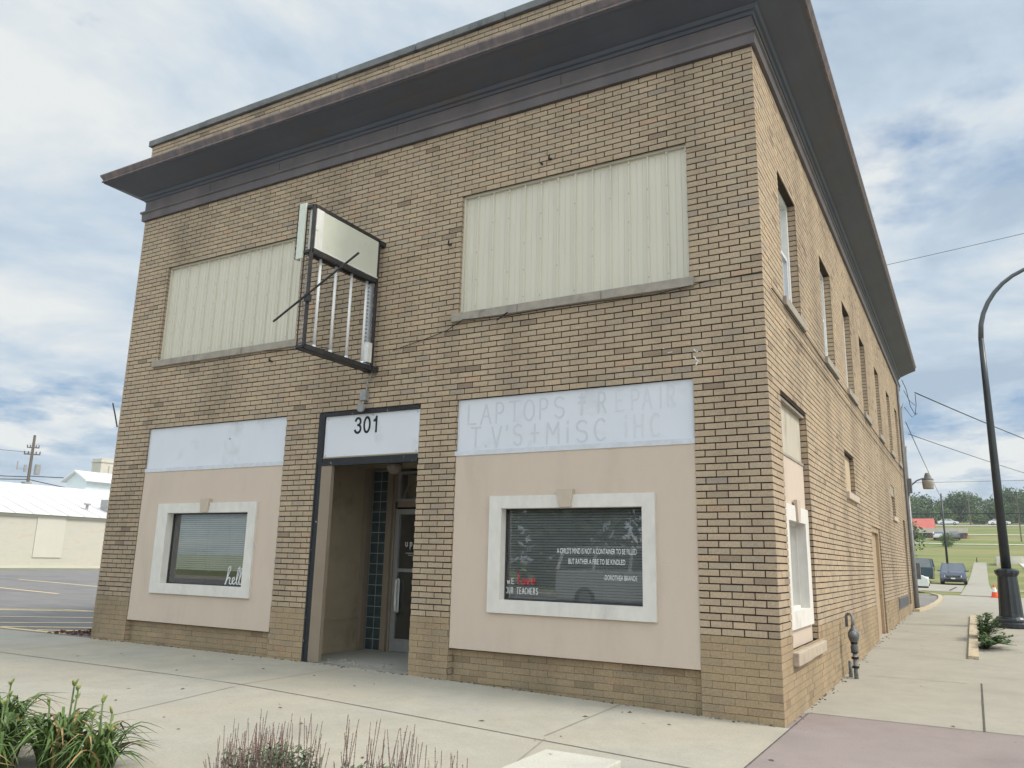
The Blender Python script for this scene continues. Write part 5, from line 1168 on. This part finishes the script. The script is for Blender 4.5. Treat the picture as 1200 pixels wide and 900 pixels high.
n1 = N.new('ShaderNodeTexNoise'); n1.inputs['Scale'].default_value = 1.5; n1.inputs['Detail'].default_value = 9; n1.inputs['Roughness'].default_value = .58; n1.inputs['Distortion'].default_value = .25; L.new(mpw.outputs[0], n1.inputs['Vector'])
n2 = N.new('ShaderNodeTexNoise'); n2.inputs['Scale'].default_value = 1.3; n2.inputs['Detail'].default_value = 7; n2.inputs['Roughness'].default_value = .6; L.new(mpw.outputs[0], n2.inputs['Vector'])
mp2 = N.new('ShaderNodeMapping'); mp2.inputs['Location'].default_value = (9.3,5.1,2.0); L.new(cmb.outputs[0], mp2.inputs[0]); L.new(mp2.outputs[0], n2.inputs['Vector'])
# cloud shade: grey-blue undersides to bright white
rc = N.new('ShaderNodeValToRGB'); e = rc.color_ramp.elements; e[0].position = .36; e[0].color = (4.3,5.4,6.6,1); e[1].position = .60; e[1].color = (8.1,8.4,8.4,1)
x = e.new(.46); x.color = (5.7,6.7,7.7,1)
L.new(n1.outputs['Fac'], rc.inputs[0])
# cloud cover (gaps show blue)
cv = N.new('ShaderNodeMapRange'); cv.inputs['From Min'].default_value = .36; cv.inputs['From Max'].default_value = .46; L.new(n2.outputs['Fac'], cv.inputs['Value'])
blue = N.new('ShaderNodeMix'); blue.data_type='RGBA'; blue.inputs['Factor'].default_value = .45; L.new(sky.outputs[0], blue.inputs[6]); blue.inputs[7].default_value = (3.5,5.5,8.3,1)
mxw = N.new('ShaderNodeMix'); mxw.data_type='RGBA'; L.new(cv.outputs[0], mxw.inputs['Factor']); L.new(blue.outputs[2], mxw.inputs[6]); L.new(rc.outputs[0], mxw.inputs[7])
# sky brightened and warmed overhead and behind camera, added to light the front wall
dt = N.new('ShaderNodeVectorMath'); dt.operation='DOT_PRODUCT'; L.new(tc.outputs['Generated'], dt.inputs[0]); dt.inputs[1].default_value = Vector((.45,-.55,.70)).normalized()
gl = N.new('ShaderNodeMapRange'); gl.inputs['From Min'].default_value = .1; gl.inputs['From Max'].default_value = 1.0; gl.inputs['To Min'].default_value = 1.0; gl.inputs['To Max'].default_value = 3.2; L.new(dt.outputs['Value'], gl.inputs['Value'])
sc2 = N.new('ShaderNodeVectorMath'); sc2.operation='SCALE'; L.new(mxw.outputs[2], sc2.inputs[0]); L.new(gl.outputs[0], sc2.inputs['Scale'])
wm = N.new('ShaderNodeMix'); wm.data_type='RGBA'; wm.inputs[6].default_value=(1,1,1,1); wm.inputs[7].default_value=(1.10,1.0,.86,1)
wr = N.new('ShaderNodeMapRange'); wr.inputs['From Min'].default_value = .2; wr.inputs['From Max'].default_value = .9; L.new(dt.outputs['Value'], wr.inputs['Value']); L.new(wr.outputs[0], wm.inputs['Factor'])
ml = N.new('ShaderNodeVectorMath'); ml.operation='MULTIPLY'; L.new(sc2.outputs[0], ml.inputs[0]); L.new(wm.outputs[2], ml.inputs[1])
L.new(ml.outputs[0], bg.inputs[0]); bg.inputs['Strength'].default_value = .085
sd_ = bpy.data.lights.new('sun', 'SUN'); sd_.energy = 2.4; sd_.angle = R(14); sd_.color = (1,.92,.80); so = bpy.data.objects.new('sun', sd_); C.objects.link(so)
dirv = Vector((math.sin(SUN_AZ)*math.cos(SUN_EL), math.cos(SUN_AZ)*math.cos(SUN_EL), math.sin(SUN_EL)))
so.rotation_euler = (-dirv).to_track_quat('-Z','Y').to_euler()

cam = bpy.data.cameras.new('camera'); co = bpy.data.objects.new('camera', cam); C.objects.link(co); sc.camera = co
f_, cxx, cyy, czz, yaw, pitch, roll = 929.2914, 1.714, -8.3799, 1.511, 0.5215, 0.2185, 0.0225
F = Vector((-math.sin(yaw)*math.cos(pitch), math.cos(yaw)*math.cos(pitch), math.sin(pitch))); Rt = F.cross(Vector((0,0,1))).normalized(); Up = Rt.cross(F)
R2 = Rt*math.cos(roll)+Up*math.sin(roll); U2 = -Rt*math.sin(roll)+Up*math.cos(roll)
mw = Matrix((( R2.x,U2.x,-F.x,cxx),(R2.y,U2.y,-F.y,cyy),(R2.z,U2.z,-F.z,czz),(0,0,0,1))); co.matrix_world = mw
cam.sensor_fit = 'HORIZONTAL'; cam.sensor_width = 36; cam.lens = f_/1200*36; cam.clip_start = .05; cam.clip_end = 3000
sc.view_settings.view_transform = 'Standard'; sc.view_settings.look = 'None'; sc.view_settings.exposure = 0.25; sc.view_settings.gamma = 1
sc.render.resolution_x = 1024; sc.render.resolution_y = 768
